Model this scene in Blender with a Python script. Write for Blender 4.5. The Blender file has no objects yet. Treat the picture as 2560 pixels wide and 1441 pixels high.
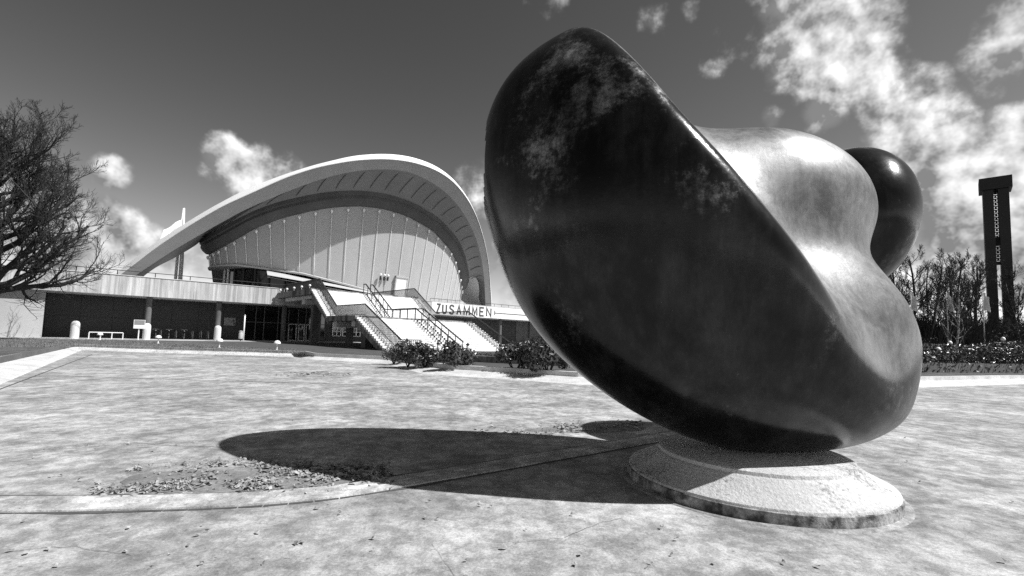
import bpy, bmesh, math, random
from mathutils import Vector, Matrix, noise as mnoise

random.seed(7)
SC = bpy.context.scene
COL = SC.collection
R = math.radians

# ------------------------------------------------------------------ camera
FPX, W, H = 1200.0, 2560.0, 1441.0
TILT, ROLL, EYE = 0.075, 0.030, 1.6
PPX, PPY = 1280.0, 843.0 - 1200.0 * math.tan(0.075)
FWD = Vector((0, math.cos(TILT), math.sin(TILT)))
UP0 = Vector((0, -math.sin(TILT), math.cos(TILT)))
RIGHT = Vector((math.cos(ROLL), 0, 0)) + UP0 * math.sin(ROLL)
UP = UP0 * math.cos(ROLL) - Vector((1, 0, 0)) * math.sin(ROLL)
CAM = Vector((0, 0, EYE))
cd = bpy.data.cameras.new('camera')
cam = bpy.data.objects.new('camera', cd)
COL.objects.link(cam)
cd.sensor_width = 36.0
cd.lens = FPX / W * 36.0
cd.shift_y = (PPY - H / 2) / W
cd.clip_start, cd.clip_end = 0.05, 3000.0
m = Matrix((RIGHT, UP, -FWD)).transposed().to_4x4()
m.translation = CAM
cam.matrix_world = m
SC.camera = cam


def ray(px, py):
    return FWD + RIGHT * ((px - PPX) / FPX) - UP * ((py - PPY) / FPX)


def at_z(px, py, z):
    d = ray(px, py)
    return CAM + d * ((z - EYE) / d.z)


def at_y(px, py, y):
    d = ray(px, py)
    return CAM + d * (y / d.y)


def proj(P):
    v = P - CAM
    d = v.dot(FWD)
    return (PPX + FPX * v.dot(RIGHT) / d, PPY - FPX * v.dot(UP) / d)


# ------------------------------------------------------------------ light
SUN_EL, SUN_AZ = R(51), R(-13)          # azimuth measured from +X towards +Y
SUN_DIR = Vector((math.cos(SUN_EL) * math.cos(SUN_AZ), math.cos(SUN_EL) * math.sin(SUN_AZ), math.sin(SUN_EL)))
sd = bpy.data.lights.new('sun', 'SUN')
sd.energy = 5.0
sd.angle = R(0.5)
sd.color = (1.0, 1.0, 1.0)
so = bpy.data.objects.new('sun', sd)
COL.objects.link(so)
so.rotation_euler = (-SUN_DIR).to_track_quat('-Z', 'Y').to_euler()
so.location = (20, 0, 40)

wd = bpy.data.worlds.new('World')
SC.world = wd
wd.use_nodes = True
SC.view_settings.view_transform = 'Standard'
SC.view_settings.look = 'None'
SC.view_settings.exposure = 0.36
SC.view_settings.gamma = 1.0
SC.view_settings.use_curve_mapping = False
SC.cycles.max_bounces = 6
SC.cycles.diffuse_bounces = 3
SC.cycles.glossy_bounces = 3
SC.cycles.use_denoising = False


def build_sky():
    nt = wd.node_tree
    N, L = nt.nodes, nt.links
    N.clear()
    out = N.new('ShaderNodeOutputWorld')
    bg = N.new('ShaderNodeBackground')
    bg.inputs[1].default_value = 0.052
    L.new(bg.outputs[0], out.inputs[0])
    sky = N.new('ShaderNodeTexSky')
    sky.sky_type = 'NISHITA'
    sky.sun_disc = False
    sky.sun_elevation = SUN_EL
    sky.sun_rotation = math.pi / 2 - SUN_AZ
    sky.air_density = 1.0
    sky.dust_density = 0.4
    sky.ozone_density = 1.0
    sep = N.new('ShaderNodeSeparateColor')          # black and white picture: one channel of the sky
    L.new(sky.outputs[0], sep.inputs[0])

    def math_(op, a, b=None, clamp=False):
        n = N.new('ShaderNodeMath')
        n.operation = op
        n.use_clamp = clamp
        for i, v in enumerate((a, b)):
            if v is None:
                continue
            if isinstance(v, (int, float)):
                n.inputs[i].default_value = v
            else:
                L.new(v, n.inputs[i])
        return n.outputs[0]

    mono = math_('ADD', math_('MULTIPLY', sep.outputs[0], 1.0), math_('MULTIPLY', sep.outputs[1], 0.0))
    mono = math_('MULTIPLY', math_('POWER', mono, 1.6), 1.0)      # contrasty black and white film response
    tc = N.new('ShaderNodeTexCoord')
    dirv = tc.outputs['Generated']
    sx = N.new('ShaderNodeSeparateXYZ')
    L.new(dirv, sx.inputs[0])
    zc = math_('ADD', math_('MAXIMUM', sx.outputs[2], 0.0), 0.28)
    cx = math_('DIVIDE', sx.outputs[0], zc)
    cy = math_('DIVIDE', sx.outputs[1], zc)
    comb = N.new('ShaderNodeCombineXYZ')
    L.new(cx, comb.inputs[0])
    L.new(cy, comb.inputs[1])

    def noi(scale, detail, rough, vec, dist=0.0):
        n = N.new('ShaderNodeTexNoise')
        n.inputs['Scale'].default_value = scale
        n.inputs['Detail'].default_value = detail
        n.inputs['Roughness'].default_value = rough
        n.inputs['Distortion'].default_value = dist
        L.new(vec, n.inputs['Vector'])
        return n.outputs['Fac']

    def shifted(v):
        n = N.new('ShaderNodeVectorMath')
        n.operation = 'ADD'
        L.new(dirv, n.inputs[0])
        n.inputs[1].default_value = v
        return n.outputs[0]
    n1 = noi(7.0, 12, 0.60, dirv)
    n1s = noi(7.0, 5, 0.56, shifted(SUN_DIR * .022))
    n1c = noi(7.0, 5, 0.56, dirv)
    vo = N.new('ShaderNodeTexVoronoi')
    vo.feature = 'F1'
    vo.inputs['Scale'].default_value = 24
    vo.inputs['Detail'].default_value = 1
    L.new(dirv, vo.inputs['Vector'])
    puff = math_('SUBTRACT', 0.42, vo.outputs['Distance'])
    n2 = noi(1.1, 4, 0.5, comb.outputs[0])
    # cumulus banks, each with its own direction in the sky
    blobs = [(1985, 60, 175, 1.0), (2090, 150, 120, 1.0), (2190, 85, 95, .9), (2205, 200, 110, .95), (2290, 250, 125, 1.0),
             (2245, 330, 100, .95), (2340, 420, 150, 1.0), (2340, 200, 70, .7), (2510, 120, 140, 1.0), (2600, 40, 170, 1.0),
             (2500, 470, 190, 1.0), (2400, 570, 220, 1.0), (2560, 330, 110, .85), (1835, 120, 95, .55), (1790, 165, 55, .6),
             (1630, 40, 65, .65), (1375, 10, 75, .65), (2065, 285, 65, .8), (1190, 470, 75, .85), (1235, 640, 90, .6),
             (555, 395, 70, .85), (640, 440, 80, .9), (715, 430, 55, .75), (275, 430, 58, .85), (245, 555, 95, .95),
             (310, 585, 80, 1.0), (385, 605, 65, .85), (460, 650, 95, .8), (120, 620, 140, .85), 
             (1925, 290, 40, .7), (1270, 745, 80, .7), (2560, 660, 200, .95), (2280, 640, 150, .9), (30, 520, 140, .7),
             (1720, 20, 40, .5), (2420, 20, 40, .45), (2900, 300, 330, .85), (3000, -300, 250, .8), (2300, -350, 170, .8), (-500, 500, 220, .75), (-700, 650, 200, .75)]
    tot = None
    for px, py, r, wgt in blobs:
        d = ray(px, py).normalized()
        d2 = (ray(px + r, py)).normalized()
        ang = d.angle(d2)
        vm = N.new('ShaderNodeVectorMath')
        vm.operation = 'DISTANCE'
        L.new(dirv, vm.inputs[0])
        vm.inputs[1].default_value = d
        mr = N.new('ShaderNodeMapRange')
        mr.interpolation_type = 'SMOOTHSTEP'
        mr.inputs['From Min'].default_value = 0.25 * ang
        mr.inputs['From Max'].default_value = 1.75 * ang
        mr.inputs['To Min'].default_value = wgt
        mr.inputs['To Max'].default_value = 0.0
        L.new(vm.outputs['Value'], mr.inputs['Value'])
        tot = mr.outputs[0] if tot is None else math_('MAXIMUM', tot, mr.outputs[0])
    # behind the camera the same broken cumulus goes on
    back = N.new('ShaderNodeMapRange')
    back.inputs['From Min'].default_value = 0.15
    back.inputs['From Max'].default_value = -0.35
    L.new(sx.outputs[1], back.inputs['Value'])
    back.inputs['To Min'].default_value = 0.0
    back.inputs['To Max'].default_value = 1.0
    gen = math_('MULTIPLY', math_('MULTIPLY', math_('SUBTRACT', n2, 0.62), 3.4, True), back.outputs[0])
    tot = math_('MAXIMUM', tot, gen)
    dens = math_('ADD', math_('MULTIPLY', tot, 1.18), math_('MULTIPLY', math_('SUBTRACT', n1, 0.5), 2.4))
    dens = math_('ADD', dens, math_('MULTIPLY', puff, 0.32))
    mask = N.new('ShaderNodeMapRange')
    mask.interpolation_type = 'SMOOTHSTEP'
    mask.inputs['From Min'].default_value = 0.36
    mask.inputs['From Max'].default_value = 0.98
    L.new(dens, mask.inputs['Value'])
    gate = math_('MULTIPLY', tot, 4.0, True)
    cm = math_('MULTIPLY', mask.outputs[0], gate)
    # cloud brightness: white where thick and towards the top, grey below
    n3 = noi(3.2, 5, 0.6, dirv)
    n4 = noi(13.0, 5, 0.6, dirv)
    relief = math_('MULTIPLY', math_('SUBTRACT', n1c, n1s), 78.0)
    cb = math_('ADD', math_('MULTIPLY', n3, 9.0), math_('MULTIPLY', n4, 5.0))
    cb = math_('ADD', cb, math_('MULTIPLY', math_('MINIMUM', dens, 1.2), 4.5))
    cb = math_('ADD', cb, relief)
    cb = math_('MULTIPLY', math_('MAXIMUM', math_('SUBTRACT', cb, 2.5), 4.0), 0.95)
    mix = N.new('ShaderNodeMix')
    mix.data_type = 'FLOAT'
    L.new(cm, mix.inputs[0])
    L.new(mono, mix.inputs[2])
    L.new(cb, mix.inputs[3])
    L.new(mix.outputs[0], bg.inputs[0])


build_sky()

# ------------------------------------------------------------------ materials


def gmat(name, lo, hi, scale=1.0, rough=0.8, rough2=None, metallic=0.0, bump=0.0, bscale=20.0, detail=6, stretch=(1, 1, 1),
         spec=0.5, fine=0.0, fscale=40.0, sharp=(0.3, 0.7), coat=0.0, rot=0.0):
    mt = bpy.data.materials.new(name)
    mt.use_nodes = True
    N, L = mt.node_tree.nodes, mt.node_tree.links
    b = N['Principled BSDF']
    tc = N.new('ShaderNodeTexCoord')
    mp = N.new('ShaderNodeMapping')
    mp.inputs['Scale'].default_value = stretch
    mp.inputs['Rotation'].default_value = (0, 0, rot)
    L.new(tc.outputs['Object'], mp.inputs[0])
    n = N.new('ShaderNodeTexNoise')
    n.inputs['Scale'].default_value = scale
    n.inputs['Detail'].default_value = detail
    n.inputs['Roughness'].default_value = 0.62
    L.new(mp.outputs[0], n.inputs['Vector'])
    mr = N.new('ShaderNodeMapRange')
    mr.inputs['From Min'].default_value = sharp[0]
    mr.inputs['From Max'].default_value = sharp[1]
    mr.inputs['To Min'].default_value = lo
    mr.inputs['To Max'].default_value = hi
    L.new(n.outputs['Fac'], mr.inputs['Value'])
    val = mr.outputs[0]
    if fine > 0:
        f = N.new('ShaderNodeTexNoise')
        f.inputs['Scale'].default_value = fscale
        f.inputs['Detail'].default_value = 5
        f.inputs['Roughness'].default_value = 0.7
        L.new(tc.outputs['Object'], f.inputs['Vector'])
        fm = N.new('ShaderNodeMapRange')
        fm.inputs['From Min'].default_value = 0.3
        fm.inputs['From Max'].default_value = 0.7
        fm.inputs['To Min'].default_value = 1 - fine
        fm.inputs['To Max'].default_value = 1 + fine
        L.new(f.outputs['Fac'], fm.inputs['Value'])
        mu = N.new('ShaderNodeMath')
        mu.operation = 'MULTIPLY'
        L.new(val, mu.inputs[0])
        L.new(fm.outputs[0], mu.inputs[1])
        val = mu.outputs[0]
    L.new(val, b.inputs['Base Color'])
    b.inputs['Roughness'].default_value = rough
    if rough2 is not None:
        rr = N.new('ShaderNodeMapRange')
        rr.inputs['From Min'].default_value = 0.35
        rr.inputs['From Max'].default_value = 0.65
        rr.inputs['To Min'].default_value = rough
        rr.inputs['To Max'].default_value = rough2
        L.new(n.outputs['Fac'], rr.inputs['Value'])
        L.new(rr.outputs[0], b.inputs['Roughness'])
    b.inputs['Metallic'].default_value = metallic
    b.inputs['Specular IOR Level'].default_value = spec
    b.inputs['Coat Weight'].default_value = coat
    if bump > 0:
        bn = N.new('ShaderNodeTexNoise')
        bn.inputs['Scale'].default_value = bscale
        bn.inputs['Detail'].default_value = 6
        bn.inputs['Roughness'].default_value = 0.65
        L.new(mp.outputs[0], bn.inputs['Vector'])
        bu = N.new('ShaderNodeBump')
        bu.inputs['Strength'].default_value = bump
        bu.inputs['Distance'].default_value = 0.05
        L.new(bn.outputs['Fac'], bu.inputs['Height'])
        L.new(bu.outputs[0], b.inputs['Normal'])
    return mt


def floor_mat(level=.49, name='basin concrete'):
    """weathered basin concrete: broad stains, drawn-out wash marks, blotches and fine grit"""
    mt = bpy.data.materials.new(name)
    mt.use_nodes = True
    N, L = mt.node_tree.nodes, mt.node_tree.links
    b = N['Principled BSDF']
    tc = N.new('ShaderNodeTexCoord')

    def noi(scale, detail, rough, st=(1, 1, 1), off=0.0, dist=0.0):
        mp = N.new('ShaderNodeMapping')
        mp.inputs['Scale'].default_value = st
        mp.inputs['Location'].default_value = (off, off * .7, 0)
        L.new(tc.outputs['Object'], mp.inputs[0])
        n = N.new('ShaderNodeTexNoise')
        n.inputs['Scale'].default_value = scale
        n.inputs['Detail'].default_value = detail
        n.inputs['Roughness'].default_value = rough
        n.inputs['Distortion'].default_value = dist
        L.new(mp.outputs[0], n.inputs['Vector'])
        return n.outputs['Fac']

    def mr(v, a, c, lo, hi, smooth=True):
        r = N.new('ShaderNodeMapRange')
        if smooth:
            r.interpolation_type = 'SMOOTHSTEP'
        r.inputs['From Min'].default_value = a
        r.inputs['From Max'].default_value = c
        r.inputs['To Min'].default_value = lo
        r.inputs['To Max'].default_value = hi
        L.new(v, r.inputs['Value'])
        return r.outputs[0]

    def mul(a, c):
        n = N.new('ShaderNodeMath')
        n.operation = 'MULTIPLY'
        L.new(a, n.inputs[0])
        L.new(c, n.inputs[1])
        return n.outputs[0]
    big = mr(noi(0.35, 5, .6, off=3.1), .35, .68, .72, 1.10)
    mid = mr(noi(1.5, 10, .72, (1, .85, 1), 11.0, .3), .36, .66, .62, 1.14)
    blot = mr(noi(4.5, 9, .76, off=7.0, dist=.2), .40, .60, .64, 1.10)
    grit = mr(noi(48, 8, .8), .32, .68, .70, 1.22)
    spots = mr(noi(14, 3, .6, off=2.0), .28, .36, .6, 1.0)
    base = N.new('ShaderNodeValue')
    base.outputs[0].default_value = level
    v = mul(mul(mul(mul(mul(base.outputs[0], big), mid), blot), grit), spots)
    L.new(v, b.inputs['Base Color'])
    b.inputs['Roughness'].default_value = .9
    b.inputs['Specular IOR Level'].default_value = .25
    bu = N.new('ShaderNodeBump')
    bu.inputs['Strength'].default_value = .35
    bu.inputs['Distance'].default_value = .02
    L.new(noi(30, 6, .7), bu.inputs['Height'])
    L.new(bu.outputs[0], b.inputs['Normal'])
    return mt


def plinth_mat():
    mt = gmat('plinth concrete', .42, .62, 1.2, .9, fine=.18, fscale=30, bump=.5, bscale=26)
    N, L = mt.node_tree.nodes, mt.node_tree.links
    b = N['Principled BSDF']
    old = b.inputs['Base Color'].links[0].from_socket
    tc = N.new('ShaderNodeTexCoord')
    n = N.new('ShaderNodeTexNoise')
    n.inputs['Scale'].default_value = 22
    n.inputs['Detail'].default_value = 6
    n.inputs['Roughness'].default_value = .75
    L.new(tc.outputs['Object'], n.inputs['Vector'])
    n2 = N.new('ShaderNodeTexNoise')
    n2.inputs['Scale'].default_value = 1.7
    n2.inputs['Detail'].default_value = 4
    L.new(tc.outputs['Object'], n2.inputs['Vector'])
    ad = N.new('ShaderNodeMath')
    ad.operation = 'ADD'
    L.new(n.outputs['Fac'], ad.inputs[0])
    L.new(n2.outputs['Fac'], ad.inputs[1])
    r = N.new('ShaderNodeMapRange')
    r.interpolation_type = 'SMOOTHSTEP'
    r.inputs['From Min'].default_value = 1.06
    r.inputs['From Max'].default_value = 1.26
    r.inputs['To Min'].default_value = 1.0
    r.inputs['To Max'].default_value = .34
    L.new(ad.outputs[0], r.inputs['Value'])
    mu = N.new('ShaderNodeMath')
    mu.operation = 'MULTIPLY'
    L.new(old, mu.inputs[0])
    L.new(r.outputs[0], mu.inputs[1])
    L.new(mu.outputs[0], b.inputs['Base Color'])
    return mt


def bronze_mat():
    """cast bronze: dark wax patina outside with paler worn patches, rubbed bare metal in the hollow"""
    mt = bpy.data.materials.new('patinated bronze')
    mt.use_nodes = True
    N, L = mt.node_tree.nodes, mt.node_tree.links
    b = N['Principled BSDF']
    tc = N.new('ShaderNodeTexCoord')

    def noi(scale, detail, rough, st=(1, 1, 1), dist=0.0):
        mp = N.new('ShaderNodeMapping')
        mp.inputs['Scale'].default_value = st
        L.new(tc.outputs['Object'], mp.inputs[0])
        n = N.new('ShaderNodeTexNoise')
        n.inputs['Scale'].default_value = scale
        n.inputs['Detail'].default_value = detail
        n.inputs['Roughness'].default_value = rough
        n.inputs['Distortion'].default_value = dist
        L.new(mp.outputs[0], n.inputs['Vector'])
        return n.outputs['Fac']

    def op(o, a, c=None):
        n = N.new('ShaderNodeMath')
        n.operation = o
        for i, v in enumerate((a, c)):
            if v is None:
                continue
            if isinstance(v, (int, float)):
                n.inputs[i].default_value = v
            else:
                L.new(v, n.inputs[i])
        return n.outputs[0]

    def mr(v, a, c, lo, hi):
        r = N.new('ShaderNodeMapRange')
        r.interpolation_type = 'SMOOTHSTEP'
        for k_, x_ in (('From Min', a), ('From Max', c), ('To Min', lo), ('To Max', hi)):
            r.inputs[k_].default_value = x_
        L.new(v, r.inputs['Value'])
        return r.outputs[0]
    at = N.new('ShaderNodeAttribute')
    at.attribute_name = 'rubbed'
    rub = at.outputs['Fac']
    worn = mr(op('ADD', op('MULTIPLY', noi(.7, 4, .55, dist=.6), .72), op('MULTIPLY', noi(13, 8, .78), .33)), .575, .70, 0, 1)
    cloud = op('MULTIPLY', mr(noi(1.6, 10, .74, (1, 1, .6)), .38, .68, .35, 2.8), mr(noi(2.0, 8, .7, (3.2, 3.2, .22)), .32, .68, .6, 1.5))
    dark = op('MULTIPLY', op('ADD', op('MULTIPLY', worn, .085), .008), cloud)
    bare = mr(noi(1.9, 11, .76, (1, 1, .8), .3), .34, .64, .10, .25)
    streak = mr(noi(3.0, 9, .8, (5, 5, .5)), .3, .7, .82, 1.12)
    bare = op('MULTIPLY', bare, streak)
    mx = N.new('ShaderNodeMix')
    mx.data_type = 'FLOAT'
    L.new(rub, mx.inputs[0])
    L.new(dark, mx.inputs[2])
    L.new(bare, mx.inputs[3])
    L.new(mx.outputs[0], b.inputs['Base Color'])
    b.inputs['Metallic'].default_value = .45
    rr = op('ADD', op('ADD', op('MULTIPLY', worn, .26), .19), op('MULTIPLY', op('SUBTRACT', noi(5, 7, .7), .5), .22))
    rr = op('ADD', rr, op('MULTIPLY', rub, .24))
    L.new(rr, b.inputs['Roughness'])
    bu = N.new('ShaderNodeBump')
    bu.inputs['Strength'].default_value = .10
    bu.inputs['Distance'].default_value = .02
    L.new(noi(9, 9, .72), bu.inputs['Height'])
    L.new(bu.outputs[0], b.inputs['Normal'])
    return mt


def fascia_mat():
    """board-marked concrete with rain streaks running straight down"""
    mt = gmat('board concrete', .50, .66, .4, .88, fine=.10, fscale=18)
    N, L = mt.node_tree.nodes, mt.node_tree.links
    b = N['Principled BSDF']
    old = b.inputs['Base Color'].links[0].from_socket
    tc = N.new('ShaderNodeTexCoord')
    v = old
    for sc, st, a, c, lo in ((1.0, (3.2, 3.2, .10), .40, .62, .60), (1.0, (9, 9, .35), .35, .65, .78)):
        mp = N.new('ShaderNodeMapping')
        mp.inputs['Scale'].default_value = st
        L.new(tc.outputs['Object'], mp.inputs[0])
        n = N.new('ShaderNodeTexNoise')
        n.inputs['Scale'].default_value = sc
        n.inputs['Detail'].default_value = 6
        n.inputs['Roughness'].default_value = .7
        L.new(mp.outputs[0], n.inputs['Vector'])
        r = N.new('ShaderNodeMapRange')
        r.inputs['From Min'].default_value = a
        r.inputs['From Max'].default_value = c
        r.inputs['To Min'].default_value = lo
        r.inputs['To Max'].default_value = 1.08
        L.new(n.outputs['Fac'], r.inputs['Value'])
        mu = N.new('ShaderNodeMath')
        mu.operation = 'MULTIPLY'
        L.new(v, mu.inputs[0])
        L.new(r.outputs[0], mu.inputs[1])
        v = mu.outputs[0]
    L.new(v, b.inputs['Base Color'])
    return mt


M = {}
M['floor'] = floor_mat()
M['kerb'] = gmat('kerb concrete', .40, .66, 1.3, .9, fine=.2, fscale=14, bump=.3)
M['channel'] = floor_mat(.66, 'channel concrete')
M['dirt'] = gmat('packed dirt joint', .05, .11, 3, .95)
M['silt'] = gmat('dried silt', .10, .28, 2.2, .95, fine=.35, fscale=22, bump=.4)
M['lawn'] = gmat('winter lawn', .07, .16, .9, .95, fine=.35, fscale=9, bump=.9, bscale=30, spec=.1)
M['grass'] = gmat('grass blades', .10, .26, 2.0, .8, spec=.2)
M['paving'] = gmat('path paving', .34, .52, .8, .9, fine=.12, fscale=12)
M['plinthedge'] = gmat('grimy plinth edge', .05, .34, 5.0, .9, fine=.45, fscale=34, bump=.4, sharp=(.42, .60))
M['surfacing'] = gmat('dark asphalt', .045, .085, 1.5, .9, fine=.2, fscale=14)  # forecourt ground in one dark grey with fine noise
M['plinth'] = plinth_mat()
M['bronze'] = bronze_mat()
M['fascia'] = fascia_mat()
M['soffit'] = gmat('soffit plaster', .40, .46, .6, .85)
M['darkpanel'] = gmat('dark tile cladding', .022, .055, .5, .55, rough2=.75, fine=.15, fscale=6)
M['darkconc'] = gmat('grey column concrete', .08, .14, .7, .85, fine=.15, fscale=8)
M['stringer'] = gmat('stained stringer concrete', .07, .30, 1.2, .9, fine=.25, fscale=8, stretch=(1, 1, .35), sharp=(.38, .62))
M['paleconc'] = gmat('pale beam concrete', .48, .62, .7, .85, fine=.1)
M['step'] = gmat('pale stair slab', .62, .82, 1.1, .8, fine=.10, fscale=8)
M['metal_dark'] = gmat('dark painted steel', .012, .025, 3, .5)
M['metal_grey'] = gmat('grey painted steel', .35, .45, 3, .5)
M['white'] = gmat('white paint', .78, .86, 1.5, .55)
M['whitewall'] = gmat('white rendered wall', .55, .74, .35, .85, fine=.08)
M['banner'] = gmat('white banner cloth', .80, .88, .5, .7)
M['ink'] = gmat('dark grey print', .055, .085, 2, .7)
M['hallwall'] = gmat('hall wall plaster', .36, .43, .18, .85, fine=.05, fscale=2, stretch=(1, 1, .35))
M['roofwhite'] = gmat('white roof skin', .84, .90, .3, .5)
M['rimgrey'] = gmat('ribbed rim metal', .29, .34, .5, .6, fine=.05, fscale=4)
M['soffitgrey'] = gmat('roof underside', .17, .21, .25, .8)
M['ringdark'] = gmat('dark ring beam', .06, .09, .5, .7)
M['glass'] = gmat('dark window glass', .008, .012, .5, .05, spec=.6)
M['frame'] = gmat('pale window frame', .42, .5, 2, .5)
M['bark'] = gmat('dark wet bark', .022, .055, 2.0, .9, fine=.3, fscale=12, spec=.15)
M['twig'] = gmat('bare twigs', .030, .06, 2.0, .9, spec=.1)
M['birch'] = gmat('pale birch bark', .10, .45, 3.0, .8, stretch=(1, 1, 3), sharp=(.42, .52))
M['leaf'] = gmat('glossy evergreen leaf', .035, .085, 2.0, .30, spec=.6)
M['leafdull'] = gmat('matt shrub leaf', .035, .085, 2.0, .6, spec=.4)
M['dryleaf'] = gmat('dry fallen leaf', .10, .42, 9.0, .8, sharp=(.35, .65))
M['tower'] = gmat('black polished granite', .004, .010, .3, .45, rough2=.6)
M['bell'] = gmat('bell metal', .05, .09, 2, .4, metallic=.6)
M['cloth'] = gmat('pale flag cloth', .62, .8, 1.2, .8)
M['lamp'] = gmat('white lamp globe', .8, .88, 1, .35)
M['rubber'] = gmat('black rubber', .015, .03, 2, .7)
M['plaque'] = gmat('grey notice plaque', .20, .27, 1.5, .5)
M['farhouse'] = gmat('pale far facade', .34, .48, .15, .9)

# ------------------------------------------------------------------ builders
BASE = {}


def thing(name, label, cat, loc=(0, 0, 0), group=None, rz=0.0):
    o = bpy.data.objects.new(name, None)
    o.empty_display_size = .2
    COL.objects.link(o)
    o.location = loc
    o.rotation_euler = (0, 0, rz)
    o['label'] = label
    o['category'] = cat
    if group:
        o['group'] = group
    BASE[o.name] = Vector(loc)
    return o


def tag(o, label, cat, group=None, kind=None):
    o['label'] = label
    o['category'] = cat
    if group:
        o['group'] = group
    if kind:
        o['kind'] = kind
    return o


class MB:
    def __init__(self):
        self.v, self.f, self.mi = [], [], []

    def add(self, vs, fs, mi=0):
        n = len(self.v)
        self.v += [Vector(p) for p in vs]
        self.f += [tuple(i + n for i in f) for f in fs]
        self.mi += [mi] * len(fs)
        return self

    def hexa(self, p, mi=0):
        """8 corners: bottom ring then top ring"""
        return self.add(p, [(3, 2, 1, 0), (4, 5, 6, 7), (0, 1, 5, 4), (1, 2, 6, 5), (2, 3, 7, 6), (3, 0, 4, 7)], mi)

    def box(self, x0, x1, y0, y1, z0, z1, mi=0):
        return self.hexa([(x0, y0, z0), (x1, y0, z0), (x1, y1, z0), (x0, y1, z0),
                          (x0, y0, z1), (x1, y0, z1), (x1, y1, z1), (x0, y1, z1)], mi)

    def bar(self, a, b, w, h=None, mi=0):
        """square bar between two points"""
        a, b = Vector(a), Vector(b)
        h = h or w
        d = (b - a).normalized()
        up = Vector((0, 0, 1)) if abs(d.z) < .95 else Vector((1, 0, 0))
        s = d.cross(up).normalized()
        u = s.cross(d).normalized()
        q = []
        for p in (a, b):
            for i, j in ((-1, -1), (1, -1), (1, 1), (-1, 1)):
                q.append(p + s * (i * w / 2) + u * (j * h / 2))
        return self.hexa(q, mi)

    def tube(self, pts, rad, n=6, mi=0, cap=True, closed=False):
        pts = [Vector(p) for p in pts]
        k = len(pts)
        rad = rad if isinstance(rad, (list, tuple)) else [rad] * k
        base = len(self.v)
        ref = None
        for i, p in enumerate(pts):
            if closed:
                d = pts[(i + 1) % k] - pts[i - 1]
            else:
                d = pts[min(i + 1, k - 1)] - pts[max(i - 1, 0)]
            d.normalize()
            if ref is None:
                ref = d.orthogonal().normalized()
            ref = (ref - d * ref.dot(d))
            if ref.length < 1e-4:
                ref = d.orthogonal()
            ref.normalize()
            w = d.cross(ref)
            for j in range(n):
                a = 2 * math.pi * j / n
                self.v.append(p + (ref * math.cos(a) + w * math.sin(a)) * rad[i])
        segs = k if closed else k - 1
        for i in range(segs):
            i2 = (i + 1) % k
            for j in range(n):
                self.f.append((base + i * n + j, base + i * n + (j + 1) % n, base + i2 * n + (j + 1) % n, base + i2 * n + j))
                self.mi.append(mi)
        if cap and not closed:
            self.f.append(tuple(base + j for j in reversed(range(n))))
            self.f.append(tuple(base + (k - 1) * n + j for j in range(n)))
            self.mi += [mi, mi]
        return self

    def lathe(self, prof, n=32, c=(0, 0, 0), mi=0, cap=True):
        base = len(self.v)
        for r, z in prof:
            for j in range(n):
                a = 2 * math.pi * j / n
                self.v.append(Vector((c[0] + r * math.cos(a), c[1] + r * math.sin(a), c[2] + z)))
        for i in range(len(prof) - 1):
            for j in range(n):
                self.f.append((base + i * n + j, base + i * n + (j + 1) % n, base + (i + 1) * n + (j + 1) % n, base + (i + 1) * n + j))
                self.mi.append(mi)
        if cap:
            self.f.append(tuple(base + j for j in reversed(range(n))))
            self.f.append(tuple(base + (len(prof) - 1) * n + j for j in range(n)))
            self.mi += [mi, mi]
        return self

    def grid(self, rows, mi=0):
        base = len(self.v)
        n = len(rows[0])
        for r in rows:
            self.v += [Vector(p) for p in r]
        for i in range(len(rows) - 1):
            for j in range(n - 1):
                self.f.append((base + i * n + j, base + i * n + j + 1, base + (i + 1) * n + j + 1, base + (i + 1) * n + j))
                self.mi.append(mi)
        return self

    def build(self, name, mats, parent=None, smooth=False, kind=None, angle=None):
        off = Vector((0, 0, 0))
        if parent is not None:
            off = BASE[parent.name]
        me = bpy.data.meshes.new(name)
        me.from_pydata([tuple(v - off) for v in self.v], [], self.f)
        if not isinstance(mats, (list, tuple)):
            mats = [mats]
        for x in mats:
            me.materials.append(x)
        if any(self.mi):
            me.polygons.foreach_set('material_index', self.mi)
        if smooth:
            me.polygons.foreach_set('use_smooth', [True] * len(me.polygons))
            if angle:
                me.set_sharp_from_angle(angle=angle)
        me.update()
        o = bpy.data.objects.new(name, me)
        COL.objects.link(o)
        if parent is not None:
            o.parent = parent
            BASE[o.name] = off
        else:
            BASE[o.name] = Vector((0, 0, 0))
        if kind:
            o['kind'] = kind
        return o


def copy_tree(o, parent=None):
    c = o.copy()
    COL.objects.link(c)
    c.parent = parent
    for ch in list(o.children):
        copy_tree(ch, c)
    return c


def poly_at(poly, t):
    """point at arc-length fraction t of a polyline"""
    L = [0]
    for a, b in zip(poly, poly[1:]):
        L.append(L[-1] + math.dist(a, b))
    x = max(0, min(1, t)) * L[-1]
    for i in range(len(poly) - 1):
        if x <= L[i + 1] or i == len(poly) - 2:
            k = (x - L[i]) / max(1e-9, L[i + 1] - L[i])
            return tuple(p + (q - p) * k for p, q in zip(poly[i], poly[i + 1]))


def smooth_poly(poly, n=80, it=6):
    p = [poly_at(poly, i / (n - 1)) for i in range(n)]
    for _ in range(it):
        p = [p[0]] + [tuple((a + 2 * b + c) / 4 for a, b, c in zip(p[i - 1], p[i], p[i + 1])) for i in range(1, n - 1)] + [p[-1]]
    return p


def frac_of(poly, q):
    best, bt = 1e9, 0
    for i in range(400):
        t = i / 399
        p = poly_at(poly, t)
        d = math.dist(p, q)
        if d < best:
            best, bt = d, t
    return bt


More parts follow.
